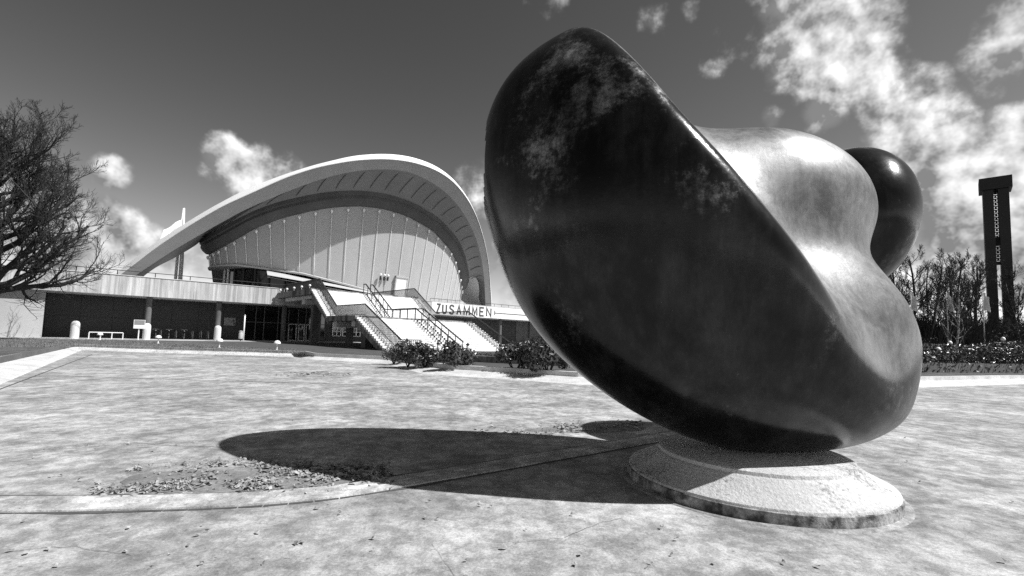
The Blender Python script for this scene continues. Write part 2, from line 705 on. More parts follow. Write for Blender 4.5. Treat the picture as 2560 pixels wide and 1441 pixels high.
def interp(xs, ys, x):
    if x <= xs[0]:
        return ys[0]
    for i in range(len(xs) - 1):
        if x <= xs[i + 1]:
            k = (x - xs[i]) / (xs[i + 1] - xs[i])
            return ys[i] + (ys[i + 1] - ys[i]) * k
    return ys[-1]


# facade frame: s along the front, q out towards the basin
FA = 0.7431
D = Vector((math.cos(FA), math.sin(FA), 0))
NQ = Vector((math.sin(FA), -math.cos(FA), 0))
P0 = Vector((0, 78.88, 0))
Z_TOP, Z_FB, Z_G, Z_T = 6.31, 4.46, 0.30, 5.81


def F(s, q, z):
    return P0 + D * s + NQ * q + Vector((0, 0, z))


def fbox(mb, s0, s1, q0, q1, z0, z1, mi=0):
    return mb.hexa([F(s0, q1, z0), F(s1, q1, z0), F(s1, q0, z0), F(s0, q0, z0),
                    F(s0, q1, z1), F(s1, q1, z1), F(s1, q0, z1), F(s0, q0, z1)], mi)


def at_q(px, py, q):
    d = ray(px, py)
    t = (q - (CAM - P0).dot(NQ)) / d.dot(NQ)
    return CAM + d * t


def s_at(px, q, z=5.0):
    lo, hi = -82.0, 90.0
    for _ in range(50):
        mid = (lo + hi) / 2
        P = F(mid, q, z)
        if P.y < 2 or proj(P)[0] < px:
            lo = mid
        else:
            hi = mid
    return lo


def at_tilt(px, py, qa, k):
    """ray meets the leaning plane q = qa + k (z - Z_T)"""
    d = ray(px, py)
    a = (CAM - P0).dot(NQ) - qa - k * (CAM.z - Z_T)
    b = d.dot(NQ) - k * d.z
    return CAM + d * (-a / b)


# ------------------------------------------------------------------ ground and basin
rim_px = [(205, 876), (400, 883), (745, 893), (770, 899), (960, 909), (1060, 936), (1250, 948), (1440, 962), (1900, 972), (2275, 970), (2600, 960)]
edge = [at_z(x, y, 0) for x, y in rim_px]
edge += [Vector((45, 31, 0)), Vector((62, 12, 0)), Vector((50, -25, 0)), Vector((-9, -25, 0)), Vector((-9, 4.5, 0)), at_z(0, 962, 0)]
kw = [.9, .5, .5, .5, .6, 1.5, 1.6, 1.6, 1.3, 1.2, 1.2, 1, 1, 1, 1, 1.3, 1.5]        # width of the sloping kerb


def offset_loop(loop, ws):
    n = len(loop)
    out = []
    for i in range(n):
        a, b, c = loop[i - 1], loop[i], loop[(i + 1) % n]
        d1, d2 = (b - a).normalized(), (c - b).normalized()
        n1, n2 = Vector((-d1.y, d1.x, 0)), Vector((-d2.y, d2.x, 0))
        nn = (n1 + n2)
        nn = nn.normalized() if nn.length > 1e-3 else n1
        out.append(b + nn * (ws[i] / max(.6, nn.dot(n1))))
    return out


kerb_in = edge
kerb_mid = offset_loop(edge, [w * .8 for w in kw])
kerb_out = offset_loop(edge, kw)
mb = MB()
mb.add([v.copy() for v in edge], [tuple(range(len(edge)))[::-1]])
fl = mb.build('basin_floor', M['floor'], kind='structure')
bm = bmesh.new()
bm.from_mesh(fl.data)
bmesh.ops.triangulate(bm, faces=bm.faces[:])
bm.to_mesh(fl.data)
bm.free()
mb = MB()
n = len(edge)
rows = [[v + Vector((0, 0, -.05)) for v in kerb_in], [v + Vector((0, 0, .004)) for v in kerb_in], [v + Vector((0, 0, .17)) for v in kerb_mid],
        [v + Vector((0, 0, .345)) for v in kerb_mid], [v + Vector((0, 0, .345)) for v in kerb_out], [v + Vector((0, 0, .1)) for v in kerb_out]]
for r in rows:
    r.append(r[0])
mb.grid(rows)
mb.build('basin_kerb', M['kerb'], kind='structure')
mb = MB()
for i, j in ((15, 16), (16, 0)):
    a, b = kerb_mid[i], kerb_mid[j]
    d_ = (b - a).normalized()
    nn = Vector((-d_.y, d_.x, 0))
    L_ = (b - a).length
    kk = max(1, int(L_ / 1.6))
    for q in range(kk):
        p, r = a + d_ * (L_ * q / kk + .01), a + d_ * (L_ * (q + 1) / kk - .01)
        mb.hexa([p - nn * .012 + Vector((0, 0, .15)), r - nn * .012 + Vector((0, 0, .15)), r + nn * .16 + Vector((0, 0, .15)), p + nn * .16 + Vector((0, 0, .15)),
                 p - nn * .012 + Vector((0, 0, .36)), r - nn * .012 + Vector((0, 0, .36)), r + nn * .16 + Vector((0, 0, .36)), p + nn * .16 + Vector((0, 0, .36))])
mb.build('kerb_edging', M['darkconc'], kind='structure')
# outer ground with the basin cut out
bm = bmesh.new()
oc = [bm.verts.new((x, y, Z_G)) for x, y in ((-1500, -1500), (1500, -1500), (1500, 1500), (-1500, 1500))]
ic = [bm.verts.new((v.x, v.y, Z_G)) for v in offset_loop(edge, [w * .93 for w in kw])]
ed = [bm.edges.new((oc[i], oc[(i + 1) % 4])) for i in range(4)] + [bm.edges.new((ic[i], ic[(i + 1) % n])) for i in range(n)]
bmesh.ops.triangle_fill(bm, use_beauty=True, use_dissolve=False, edges=ed)
bm.normal_update()
for f in bm.faces:
    if f.normal.z < 0:
        f.normal_flip()
me = bpy.data.meshes.new('ground')
bm.to_mesh(me)
bm.free()
me.materials.append(M['lawn'])
go = bpy.data.objects.new('ground', me)
COL.objects.link(go)
go['kind'] = 'structure'

# walk along the building and forecourt under the stairs
mb = MB()
sl, sr = s_at(-200, 0), s_at(1560, 0)
fbox(mb, sl - 6, sr + 20, -5.2, 2.6, .1, Z_G + .012)
mb.build('building_path', M['paving'], kind='structure')
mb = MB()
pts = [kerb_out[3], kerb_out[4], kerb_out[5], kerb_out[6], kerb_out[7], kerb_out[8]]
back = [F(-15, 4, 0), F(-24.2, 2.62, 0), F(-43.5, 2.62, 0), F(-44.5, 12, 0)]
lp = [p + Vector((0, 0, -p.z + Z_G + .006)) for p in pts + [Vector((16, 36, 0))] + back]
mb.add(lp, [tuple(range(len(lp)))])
o = mb.build('forecourt', M['surfacing'], kind='structure')
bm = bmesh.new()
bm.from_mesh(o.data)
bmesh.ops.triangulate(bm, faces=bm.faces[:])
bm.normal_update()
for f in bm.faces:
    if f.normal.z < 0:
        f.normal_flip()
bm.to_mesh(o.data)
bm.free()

# raised concrete channel crossing the basin floor
cl = [(-420, 1265), (0, 1262), (420, 1258), (700, 1246), (870, 1230), (1020, 1202), (1200, 1172), (1420, 1134), (1640, 1096), (1800, 1068)]
cw = [at_z(x, y, 0) for x, y in smooth_poly(cl, 40, 8)]
mb = MB()
rows = []
for i, p in enumerate(cw):
    d = (cw[min(i + 1, 39)] - cw[max(i - 1, 0)]).normalized()
    nn = Vector((-d.y, d.x, 0))
    jit = .015 * mnoise.noise(p * 3)
    rows.append([p + nn * (o_ + jit) + Vector((0, 0, z)) for o_, z in ((-.21, -.02), (-.20, .018), (-.05, .022), (-.04, .010), (.0, .010), (.01, .022), (.17, .018), (.20, -.02))])
mb.grid(rows)
mb.build('drain_channel', M['channel'], kind='structure')
mb = MB()
for i in range(39):
    d = (cw[i + 1] - cw[i]).normalized()
    nn = Vector((-d.y, d.x, 0))
    e0, e1 = .03 * mnoise.noise(cw[i] * 2.3), .03 * mnoise.noise(cw[i + 1] * 2.3)
    mb.add([cw[i] - nn * (.245 + e0), cw[i + 1] - nn * (.245 + e1), cw[i + 1] + nn * (.235 + e1), cw[i] + nn * (.235 + e0)], [(0, 1, 2, 3)])
for v in mb.v:
    v.z = .004
mb.build('channel_joint', M['dirt'], kind='structure')
def mud(pxs, seed, z):
    r2 = random.Random(seed)
    c_ = smooth_poly(pxs + [pxs[0]], 90, 3)[:-1]
    k = MB()
    vs_ = []
    for i, (x, y) in enumerate(c_):
        p = at_z(x, y, 0)
        j = .10 * mnoise.noise(p * 6) + .06 * mnoise.noise(p * 17)
        vs_.append(Vector((p.x + j * 1.2, p.y + j, z)))
    k.add(vs_, [tuple(range(len(vs_)))])
    o_ = k.build('silt_patch', M['silt'], kind='structure')
    b2 = bmesh.new()
    b2.from_mesh(o_.data)
    bmesh.ops.triangulate(b2, faces=b2.faces[:])
    b2.normal_update()
    for f2 in b2.faces:
        if f2.normal.z < 0:
            f2.normal_flip()
    b2.to_mesh(o_.data)
    b2.free()


mud([(250, 1232), (330, 1186), (520, 1176), (700, 1168), (860, 1176), (985, 1188), (860, 1214), (720, 1226), (520, 1236)], 1, .0035)
mud([(1300, 1076), (1420, 1062), (1560, 1054), (1640, 1060), (1600, 1078), (1450, 1084)], 2, .0035)
# joint lines between the poured slabs of the floor
def strip(pa, pb, w, z, name, mat):
    a, b = at_z(*pa, 0), at_z(*pb, 0)
    d = (b - a).normalized()
    nn = Vector((-d.y, d.x, 0)) * w / 2
    k = MB()
    k.add([a - nn, b - nn, b + nn, a + nn], [(0, 1, 2, 3)])
    for v in k.v:
        v.z = z
    return k.build(name, mat, kind='structure')
strip((60, 938), (2500, 1010), .035, .004, 'floor_joint', M['dirt'])
strip((-30, 985), (230, 887), .05, .005, 'floor_joint', M['dirt'])

def crack(pxs, w, seed):
    r2 = random.Random(seed)
    k = MB()
    rows_ = []
    for i in range(61):
        x, y = poly_at(pxs, i / 60)
        p = at_z(x, y, 0)
        j = .10 * mnoise.noise(p * 1.7 + Vector((seed, 0, 0))) + .03 * mnoise.noise(p * 9)
        q = at_z(x + 2, y, 0)
        ww = w * (.4 + .9 * abs(mnoise.noise(p * 4 + Vector((0, seed, 0))))) * (1 if 0 < i < 60 else .1)
        rows_.append([Vector((p.x, p.y + j - ww, .0042)), Vector((p.x, p.y + j + ww, .0042))])
    k.grid(rows_)
    k.build('floor_crack', M['dirt'], kind='structure')


crack([(1240, 1352), (1400, 1345), (1560, 1300)], .003, 3)
crack([(0, 1385), (180, 1372), (330, 1390)], .003, 4)
crack([(1120, 1300), (1080, 1360), (1150, 1441)], .003, 5)
crack([(300, 1060), (620, 1030), (1000, 1022)], .008, 7)
crack([(2240, 1240), (2420, 1300), (2560, 1330)], .004, 9)
crack([(60, 1130), (330, 1110), (560, 1120)], .006, 12)

# ------------------------------------------------------------------ abstract sculpture on its plinth
PC = Vector((2.84, 5.72, 0))
th = thing('sculpture_plinth', 'round sloping concrete plinth under the dark sculpture', 'plinth', PC)
mb = MB()
mb.lathe([(1.38, .05), (1.38, .112), (1.37, .135), (1.335, .15), (1.16, .235), (1.08, .29), (1.05, .315), (1.03, .32), (1.02, .355), (.99, .37), (.2, .375)], 96, PC)
mb.build('plinth_cone', M['plinth'], th, smooth=True, angle=R(28))
mb = MB()
mb.lathe([(1.40, -.02), (1.395, .02), (1.393, .108), (1.38, .114), (1.30, .114)], 96, PC, cap=False)
mb.build('edge_band', M['plinthedge'], th, smooth=True, angle=R(28))
mb = MB()
mb.lathe([(1.475, -.01), (1.465, .004), (1.45, .009), (1.39, .011)], 96, PC, cap=False)
mb.build('base_ring', M['floor'], th, smooth=True)


def build_sculpture():
    """one smooth rounded mass: a tilted ovoid hollowed on its upper right, with rounded swellings rising from the hollow"""
    import numpy as np
    dep = 6.0
    c1 = np.array(at_y(1733, 556, dep))
    Lx = np.array((Vector((.683, -.10, -.731))).normalized())
    Px = np.array((-.731, 0.0, -.683))
    Px = Px - Lx * Px.dot(Lx)
    Px /= np.linalg.norm(Px)
    Tx = np.cross(Lx, Px)
    ax1 = np.stack([Lx, Tx, Px])
    r1 = np.array((3.08, 1.55, 2.38))
    def unit(*v):
        return np.array(v) / np.linalg.norm(v)
    cuts = [(unit(.83, -.44, .56), np.array(at_y(1905, 540, 4.75))), (unit(.62, -.26, .78), np.array(at_y(1652, 172, 5.2)))]
    EZ = np.eye(3)

    def rot(v):
        v = np.array(v, float)
        x_ = v / np.linalg.norm(v)
        y_ = np.array((0, 1., 0))
        y_ = y_ - x_ * x_.dot(y_)
        y_ /= np.linalg.norm(y_)
        return np.stack([x_, y_, np.cross(x_, y_)])
    lobes = [(np.array(at_y(1915, 515, 6.25)), rot((.9, .05, -.12)), np.array((1.36, .90, .98)), .80),
             (np.array(at_y(2035, 850, 6.05)), rot((.45, 0, -.85)), np.array((1.22, .95, 1.06)), .55)]
    rear = (np.array(at_y(2098, 562, 7.85)), rot((.18, 0, 1)), np.array((1.24, 1.25, .90)), .16)

    def ell(p, c, ax, r):
        q = (p - c) @ ax.T
        k0 = np.linalg.norm(q / r, axis=-1)
        k1 = np.linalg.norm(q / (r * r), axis=-1) + 1e-9
        return k0 * (k0 - 1) / k1

    def smin(a, b, k):
        h = np.clip(.5 + .5 * (b - a) / k, 0, 1)
        return b * (1 - h) + a * h - k * h * (1 - h)

    def sdf(p):
        e = ell(p, c1, ax1, r1)
        q = p * .9
        wob = .035 * np.sin(q[..., 0] * 1.9 + 1.3 * np.sin(q[..., 2] * 1.3)) * np.sin(q[..., 1] * 1.7 + q[..., 2] * 1.1)
        d = e + wob
        for cn, pf in cuts:
            d = -smin(-d, -((p - pf) @ cn - .10 * np.sin(p[..., 2] * 1.4 + p[..., 1])), .22)
        for c, ax, r, k in lobes:
            d = smin(d, ell(p, c, ax, r), k)
        return smin(d, ell(p, rear[0], rear[1], rear[2]), rear[3])

    h = .052
    lo, hi = np.array((-.4, 3.9, .12)), np.array((7.6, 9.8, 6.9))
    n = np.ceil((hi - lo) / h).astype(int)
    xs = [lo[i] + h * np.arange(n[i]) for i in range(3)]
    G = np.stack(np.meshgrid(*xs, indexing='ij'), -1)
    V = np.empty(n)
    for i in range(n[0]):
        V[i] = sdf(G[i])
    ins = V < 0
    cnt = np.zeros(n - 1, int)
    for dx in (0, 1):
        for dy in (0, 1):
            for dz in (0, 1):
                cnt += ins[dx:n[0] - 1 + dx, dy:n[1] - 1 + dy, dz:n[2] - 1 + dz]
    act = (cnt > 0) & (cnt < 8)
    ids = -np.ones(n - 1, int)
    cells = np.argwhere(act)
    ids[act] = np.arange(len(cells))
    P = lo + (cells + .5) * h
    for _ in range(5):
        d = sdf(P)
        g = np.stack([(sdf(P + e_) - sdf(P - e_)) / .01 for e_ in np.eye(3) * .005], -1)
        P = P - g * (d / np.maximum(1e-6, (g * g).sum(-1)))[:, None] * .9
    faces = []
    for ax in range(3):
        a0 = [slice(None)] * 3
        b0 = [slice(None)] * 3
        a0[ax], b0[ax] = slice(0, -1), slice(1, None)
        cr = np.argwhere(ins[tuple(a0)] != ins[tuple(b0)])
        o1, o2 = [(1, 2), (2, 0), (0, 1)][ax]
        for c in cr:
            if c[o1] == 0 or c[o2] == 0 or c[o1] >= n[o1] - 1 or c[o2] >= n[o2] - 1:
                continue
            q = []
            for d1, d2 in ((-1, -1), (0, -1), (0, 0), (-1, 0)):
                cc = c.copy()
                cc[o1] += d1
                cc[o2] += d2
                q.append(int(ids[tuple(cc)]))
            if min(q) < 0:
                continue
            if not ins[tuple(c)]:
                q = q[::-1]
            faces.append(q)
    # rubbed metal in the hollow and on the front swellings, dark wax on the outside
    e = ell(P, c1, ax1, r1)
    rr = ell(P, rear[0], rear[1], rear[2])
    ot = np.min([ell(P, c, ax, r) for c, ax, r, k in lobes], axis=0)
    dark = np.maximum(np.clip((e + .12) / .05, 0, 1) * np.clip((.10 - e) / .05, 0, 1), np.clip((ot - rr) / .08, 0, 1) * np.clip((.2 - rr) / .1, 0, 1))
    base = PC + Vector((0, 0, .34))
    me_ = bpy.data.meshes.new('abstract_sculpture')
    me_.from_pydata((P - np.array(base)).tolist(), [], faces)
    at = me_.attributes.new('rubbed', 'FLOAT', 'POINT')
    at.data.foreach_set('value', (1 - dark).astype(np.float32))
    me_.polygons.foreach_set('use_smooth', [True] * len(me_.polygons))
    me_.update()
    o_ = bpy.data.objects.new('abstract_sculpture', me_)
    o_.location = base
    COL.objects.link(o_)
    me_.materials.append(M['bronze'])
    print('SCULPT', len(P), P.min(0), P.max(0))
    tag(o_, 'huge rounded dark bronze abstract sculpture balanced on a round plinth', 'sculpture')


build_sculpture()

# ------------------------------------------------------------------ terrace building
tb = thing('terrace_building', 'long low concrete terrace building with streaked parapet and dark recessed ground floor', 'building', F(-30, 0, Z_G))
sL, sR = s_at(-190, 0), s_at(1640, 0)
fbox(MB(), sL, sR, -.3, 0, Z_FB, Z_TOP).build('parapet', M['fascia'], tb)
mb = MB()
fbox(mb, sL, sR, -26, -.302, Z_FB + .004, Z_T)
mb.build('terrace_slab', M['soffit'], tb)
mb = MB()
fbox(mb, sL, sR, -.36, .06, Z_TOP + .001, Z_TOP + .05)
mb.build('coping', M['whitewall'], tb)
WQ = -5.0
# wall cladding in tall panels
gl0, gl1 = s_at(608, WQ, 2), s_at(812, WQ, 2)
mb = MB()
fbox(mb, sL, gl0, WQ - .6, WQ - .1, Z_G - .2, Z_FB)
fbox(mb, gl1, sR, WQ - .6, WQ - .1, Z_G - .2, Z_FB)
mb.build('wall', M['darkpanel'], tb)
pr = thing
s = s_at(112, WQ, 2)
while s < gl0 - .5:
    w_ = min(2.45, gl0 - s)
    mb = MB()
    for k, (za, zb) in enumerate(((Z_G, 2.36), (2.38, Z_FB - .02))):
        j = random.uniform(0, .02)
        mb = MB()
        fbox(mb, s + .012, s + w_ - .012, WQ - .1, WQ - .03 + j, za, zb)
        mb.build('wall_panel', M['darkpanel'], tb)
    s += 2.45
s = s_at(1290, WQ, 2)
while s < s_at(1480, WQ, 2):
    mb = MB()
    fbox(mb, s + .015, s + 2.9, WQ - .1, WQ - .02 + random.uniform(0, .02), Z_G, Z_FB - .02)
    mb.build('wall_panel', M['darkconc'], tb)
    s += 3.4
# pale end wall at the far end
mb = MB()
fbox(mb, s_at(-190, -.6), s_at(108, -.6, 2), -1.2, -.6, Z_G - .2, Z_FB - .01)
mb.build('end_wall', M['farhouse'], tb)
# columns
for px in (370, 545, 709, 797, 1062, 1250, 1420):
    c = F(s_at(px, -.9, 2.5), -.9, 0)
    MB().lathe([(.27, Z_G - .1), (.25, Z_G + .1), (.25, Z_FB)], 20, c).build('column', M['darkconc'], tb, smooth=True, angle=R(40))
# glazed entrance
GQ = WQ - .1
xs = [608, 638, 659, 694, 720, 744, 763, 790, 812]
ss = [s_at(x, GQ, 2) for x in xs]
for i, (a, b) in enumerate(zip(ss, ss[1:])):
    for za, zb in ((Z_G + .1, 2.42), (2.50, Z_FB - .05)):
        mb = MB()
        fbox(mb, a + .04, b - .04, GQ - .03, GQ, za, zb)
        mb.build('glass_pane', M['glass'], tb)
for a in ss:
    mb = MB()
    fbox(mb, a - .045, a + .045, GQ - .06, GQ + .06, Z_G, Z_FB - .01)
    mb.build('mullion', M['darkconc'], tb)
mb = MB()
fbox(mb, ss[0] + .046, ss[-1] - .046, GQ - .05, GQ + .05, 2.42, 2.50)
mb.build('transom', M['darkconc'], tb)
for xa, xb in ((721, 742), (746, 762), (765, 789)):
    a, b = s_at(xa, GQ + .1, 2), s_at(xb, GQ + .1, 2)
    dr = MB()
    fbox(dr, a, a + .09, GQ + .07, GQ + .13, Z_G + .02, 2.4)
    fbox(dr, b - .09, b, GQ + .07, GQ + .13, Z_G + .02, 2.4)
    fbox(dr, a + .09, b - .09, GQ + .07, GQ + .13, 2.32, 2.4)
    fbox(dr, a + .09, b - .09, GQ + .07, GQ + .13, Z_G + .02, Z_G + .12)
    d_ = dr.build('door', M['frame'], tb)
    mb = MB()
    fbox(mb, b - .16, b - .11, GQ + .14, GQ + .19, 1.0, 1.9)
    mb.build('door_handle', M['metal_grey'], d_)
mb = MB()
fbox(mb, gl0 - .5, gl1 + .5, WQ - 7, WQ - 6.6, Z_G, Z_FB)
mb.build('lobby_wall', M['darkpanel'], tb)
# white-framed windows under the stairs
wa, wb = s_at(832, WQ + .02, 2), s_at(905, WQ + .02, 2)
nwin = 3
for i in range(nwin):
    a = wa + (wb - wa) * i / nwin
    b = a + (wb - wa) / nwin - .25
    fr = MB()
    z0, z1 = 1.05, 3.3
    for k in range(3):
        x = a + (b - a) * k / 2
        fbox(fr, x - .05, x + .05, WQ - .08, WQ + .05, z0, z1)
    for k in range(5):
        z = z0 + (z1 - z0) * k / 4
        fbox(fr, a - .052, b + .052, WQ - .06, WQ + .03, z - .035, z + .035)
    w_ = fr.build('window', M['white'], tb)
    mb = MB()
    fbox(mb, a, b, WQ - .095, WQ - .085, z0, z1)
    mb.build('pane', M['glass'], w_)
# rail above the parapet
def rail_run(name, s0, s1, q, z0, h, step, parent, mat, rows_=1):
    k = MB()
    nn_ = max(2, int((s1 - s0) / step))
    for i in range(nn_ + 1):
        x = s0 + (s1 - s0) * i / nn_
        k.bar(F(x, q, z0), F(x, q, z0 + h), .05)
    for r_ in range(rows_):
        z = z0 + h * (1 - r_ / max(1, rows_))
        k.bar(F(s0, q, z), F(s1, q, z), .06)
    return k.build(name, mat, parent)
rail_run('parapet_rail', sL, s_at(699, -.15, 6), -.15, Z_TOP + .05, .42, 2.6, tb, M['metal_dark'])
rail_run('parapet_rail', s_at(1075, -.15, 6), sR, -.15, Z_TOP + .05, .42, 1.5, tb, M['metal_dark'])

# banner with big lettering on the parapet
b0, b1 = s_at(1080, .03, 5.4), sR
bn = thing('banner', 'long white banner reading ZUSAMMEN in tall dark letters along the parapet', 'banner', F(b0, .03, Z_FB))
fbox(MB(), b0, b1, .003, .03, Z_FB + .02, Z_TOP - .005).build('banner_cloth', M['banner'], bn)
letters = 'ZUSAMMEN'
lx = [1089, 1103, 1120, 1139, 1156, 1178, 1196, 1213, 1231]
arc = [(.92, .80), (.78, .95), (.5, 1.0), (.22, .95), (.10, .78), (.16, .62), (.5, .50), (.84, .38), (.90, .22), (.78, .05), (.5, .0), (.2, .05), (.06, .22)]
glyph = {'Z': [[(0, 1), (1, 1), (0, 0), (1, 0)]], 'U': [[(.05, 1), (.05, .28), (.2, .05), (.5, 0), (.8, .05), (.95, .28), (.95, 1)]], 'S': [arc],
         'A': [[(0, 0), (.5, 1), (1, 0)], [(.2, .34), (.8, .34)]], 'M': [[(0, 0), (.04, 1), (.5, .15), (.96, 1), (1, 0)]],
         'E': [[(1, 1), (.04, 1), (.04, 0), (1, 0)], [(.04, .52), (.85, .52)]], 'N': [[(.03, 0), (.03, 1), (.97, 0), (.97, 1)]]}
for ch, xa, xb in zip(letters, lx, lx[1:]):
    sa, sb = s_at(xa, .05, 5.4), s_at(xb, .05, 5.4)
    gap = .20 * (sb - sa)
    tk = .13
    k = MB()
    for si, stroke in enumerate(glyph[ch]):
        pp = [(sa + gap / 2 + tk + u * (sb - sa - gap - 2 * tk), Z_FB + .22 + tk / 2 + w_ * (1.38 - tk)) for u, w_ in stroke]
        rows = []
        for i, (x, z) in enumerate(pp):
            dirs = []
            if i > 0:
                dirs.append(Vector((x - pp[i - 1][0], z - pp[i - 1][1])).normalized())
            if i < len(pp) - 1:
                dirs.append(Vector((pp[i + 1][0] - x, pp[i + 1][1] - z)).normalized())
            if len(dirs) == 1:
                nx = Vector((-dirs[0].y, dirs[0].x)) * tk
            else:
                nb_ = Vector((-dirs[0].y - dirs[1].y, dirs[0].x + dirs[1].x))
                nb_.normalize()
                nx = nb_ * (tk / max(.42, nb_.dot(Vector((-dirs[0].y, dirs[0].x)))))
            qq = .036 + .003 * si
            rows.append([F(x - nx.x, qq, z - nx.y), F(x - nx.x, qq + .012, z - nx.y), F(x + nx.x, qq + .012, z + nx.y), F(x + nx.x, qq, z + nx.y)])
        k.grid(rows)
    k.build('letter', M['ink'], bn)
sa = s_at(1236, .05, 5.4)
mb = MB()
fbox(mb, sa, sa + .16, .034, .05, Z_FB + .55, Z_FB + 1.25)
fbox(mb, sa + .162, s_at(1420, .05, 5.4), .034, .05, Z_FB + .80, Z_FB + .92)
mb.build('printed_line', M['ink'], bn)

# ------------------------------------------------------------------ stairs
S0, SW = -36.11, 11.91
Q1, Q2, Q3, Q4 = 10.3, 14.72, 20.5, 26.78
ZM, ZB = 3.0, 0.0
st = thing('grand_staircase', 'wide pale two-flight outdoor staircase rising to the terrace', 'staircase', F(S0, Q4, Z_G))
rng = random.Random(3)


def flight(q0, q1, z0, z1, nst):
    """z0 top, q0 top; steps as slabs side by side"""
    run, rise = (q1 - q0) / nst, (z0 - z1) / nst
    for i in range(nst):
        zt = z0 - rise * (i + 1) + (rise if False else 0)
        qa = q0 + run * i
        cuts = [S0 - .12, S0 + 3.0 + rng.uniform(-.5, .5), S0 + 5.95 + rng.uniform(-.3, .3), S0 + 9.0 + rng.uniform(-.5, .5), S0 + SW + .12]
        for a, b in zip(cuts, cuts[1:]):
            mb_ = MB()
            j = rng.uniform(-.006, .006)
            fbox(mb_, a + .008, b - .008, qa - .02, qa + run + .045, zt - rise * .86, zt + j)
            mb_.build('step_slab', M['step'], st)


flight(Q1, Q2, Z_T, ZM, 17)
flight(Q3, Q4, ZM, ZB, 18)
# stringers and landings
for k, (qa, qb, za, zb) in enumerate(((Q1, Q2, Z_T, ZM), (Q3, Q4, ZM, ZB))):
    for sgn, sx in ((0, S0 + .02), (1, S0 + SW - .42)):
        mb = MB()
        zz = [(qa, za - .30), (qb, zb - .22), (qb, zb - .75), (qa, za - .95)]
        mb.hexa([F(sx, *zz[3]), F(sx + .4, *zz[3]), F(sx + .4, *zz[2]), F(sx, *zz[2]),
                 F(sx, *zz[0]), F(sx + .4, *zz[0]), F(sx + .4, *zz[1]), F(sx, *zz[1])])
        mb.build('stringer', M['stringer'], st)
    mb = MB()
    zz = [(qa, za - .33), (qb, zb - .25), (qb, zb - .55), (qa, za - .62)]
    mb.hexa([F(S0 + .43, *zz[3]), F(S0 + SW - .43, *zz[3]), F(S0 + SW - .43, *zz[2]), F(S0 + .43, *zz[2]),
             F(S0 + .43, *zz[0]), F(S0 + SW - .43, *zz[0]), F(S0 + SW - .43, *zz[1]), F(S0 + .43, *zz[1])])
    mb.build('flight_slab', M['stringer'], st)
mb = MB()
fbox(mb, S0 - .1, S0 + SW + .1, .065, Q1 - .025, Z_T - .62, Z_T - .003)
mb.build('upper_landing', M['stringer'], st)
mb = MB()
fbox(mb, S0 - .1, S0 + SW + .1, Q2 + .05, Q3 - .025, ZM - .45, ZM - .003)
mb.build('middle_landing', M['stringer'], st)
for sx in (S0 + .5, S0 + 5.6, S0 + SW - 1.1):
    mb = MB()
    mb.hexa([F(sx, 1.0, Z_T - 1.0), F(sx + .6, 1.0, Z_T - 1.0), F(sx + .6, Q1 - .6, Z_T - .95), F(sx, Q1 - .6, Z_T - .95),
             F(sx, 1.0, Z_T - .622), F(sx + .6, 1.0, Z_T - .622), F(sx + .6, Q1 - .6, Z_T - .622), F(sx, Q1 - .6, Z_T - .622)])
    mb.build('landing_beam', M['paleconc'], st)
mb = MB()
fbox(mb, S0 + .35, S0 + SW - .35, Q2 + .4, Q2 + 1.1, ZM - 1.0, ZM - .452)
mb.build('cross_beam', M['paleconc'], st)
mb = MB()
fbox(mb, S0 + .35, S0 + SW - .35, Q3 - 1.6, Q3 - .9, ZM - .9, ZM - .452)
mb.build('cross_beam', M['paleconc'], st)
mb = MB()
fbox(mb, S0 + .35, S0 + SW - .35, Q1 - 3.6, Q1 - 2.8, Z_T - 1.5, Z_T - 1.002)
mb.build('cross_beam', M['paleconc'], st)
for sx in (S0 + 1.3, S0 + 5.2, S0 + 9.2):
    mb = MB()
    fbox(mb, sx, sx + .75, Q3 - 1.65, Q3 - .85, Z_G - .3, ZM - .902)
    mb.build('pier', M['darkconc'], st)
    mb = MB()
    fbox(mb, sx, sx + .6, Q1 - 3.5, Q1 - 2.9, Z_G - .1, Z_T - 1.502)
    mb.build('pier', M['darkconc'], st)

# balustrades
RH = .98


def stair_path(si):
    return [(.2, Z_T), (Q1, Z_T), (Q2 + .05, ZM), (Q3, ZM), (Q4 - .1, ZB + .17)]


def z_on(q):
    P_ = stair_path(0)
    return interp([p[0] for p in P_], [p[1] for p in P_], q)


def balustrade(sx, name, q_from, end_dir):
    k = MB()
    P_ = [(q_from, Z_T)] + stair_path(0)[1:]
    for (qa, za), (qb, zb) in zip(P_, P_[1:]):
        k.bar(F(sx, qa, za + RH), F(sx, qb, zb + RH), .10, .08)
        k.bar(F(sx, qa, za + .12), F(sx, qb, zb + .12), .035, .035)
    q = q_from
    while q < Q4 - .1:
        z = z_on(q)
        k.bar(F(sx, q, z - .12), F(sx, q, z + RH - .02), .05)
        q += .19
    qe, ze = P_[-1]
    k.bar(F(sx, qe, ze + RH), F(sx + end_dir * 1.7, qe, ze + RH), .07, .055)
    for i in range(10):
        x = sx + end_dir * 1.7 * (i + 1) / 10
        k.bar(F(x, qe, ze - .25), F(x, qe, ze + RH), .038)
    return k.build(name, M['metal_dark'], st)


balustrade(S0 + .70, 'balustrade', .2, 1)
balustrade(S0 + SW - .45, 'balustrade', .2, 1)
mb = MB()
mb.bar(F(S0 + .70, .2, Z_T + RH), F(S0 - .02, .2, Z_T + RH), .07, .055)
for i in range(6):
    mb.bar(F(S0 + .16 * i, .2, Z_T), F(S0 + .16 * i, .2, Z_T + RH), .038)
mb.build('balustrade_return', M['metal_dark'], st)
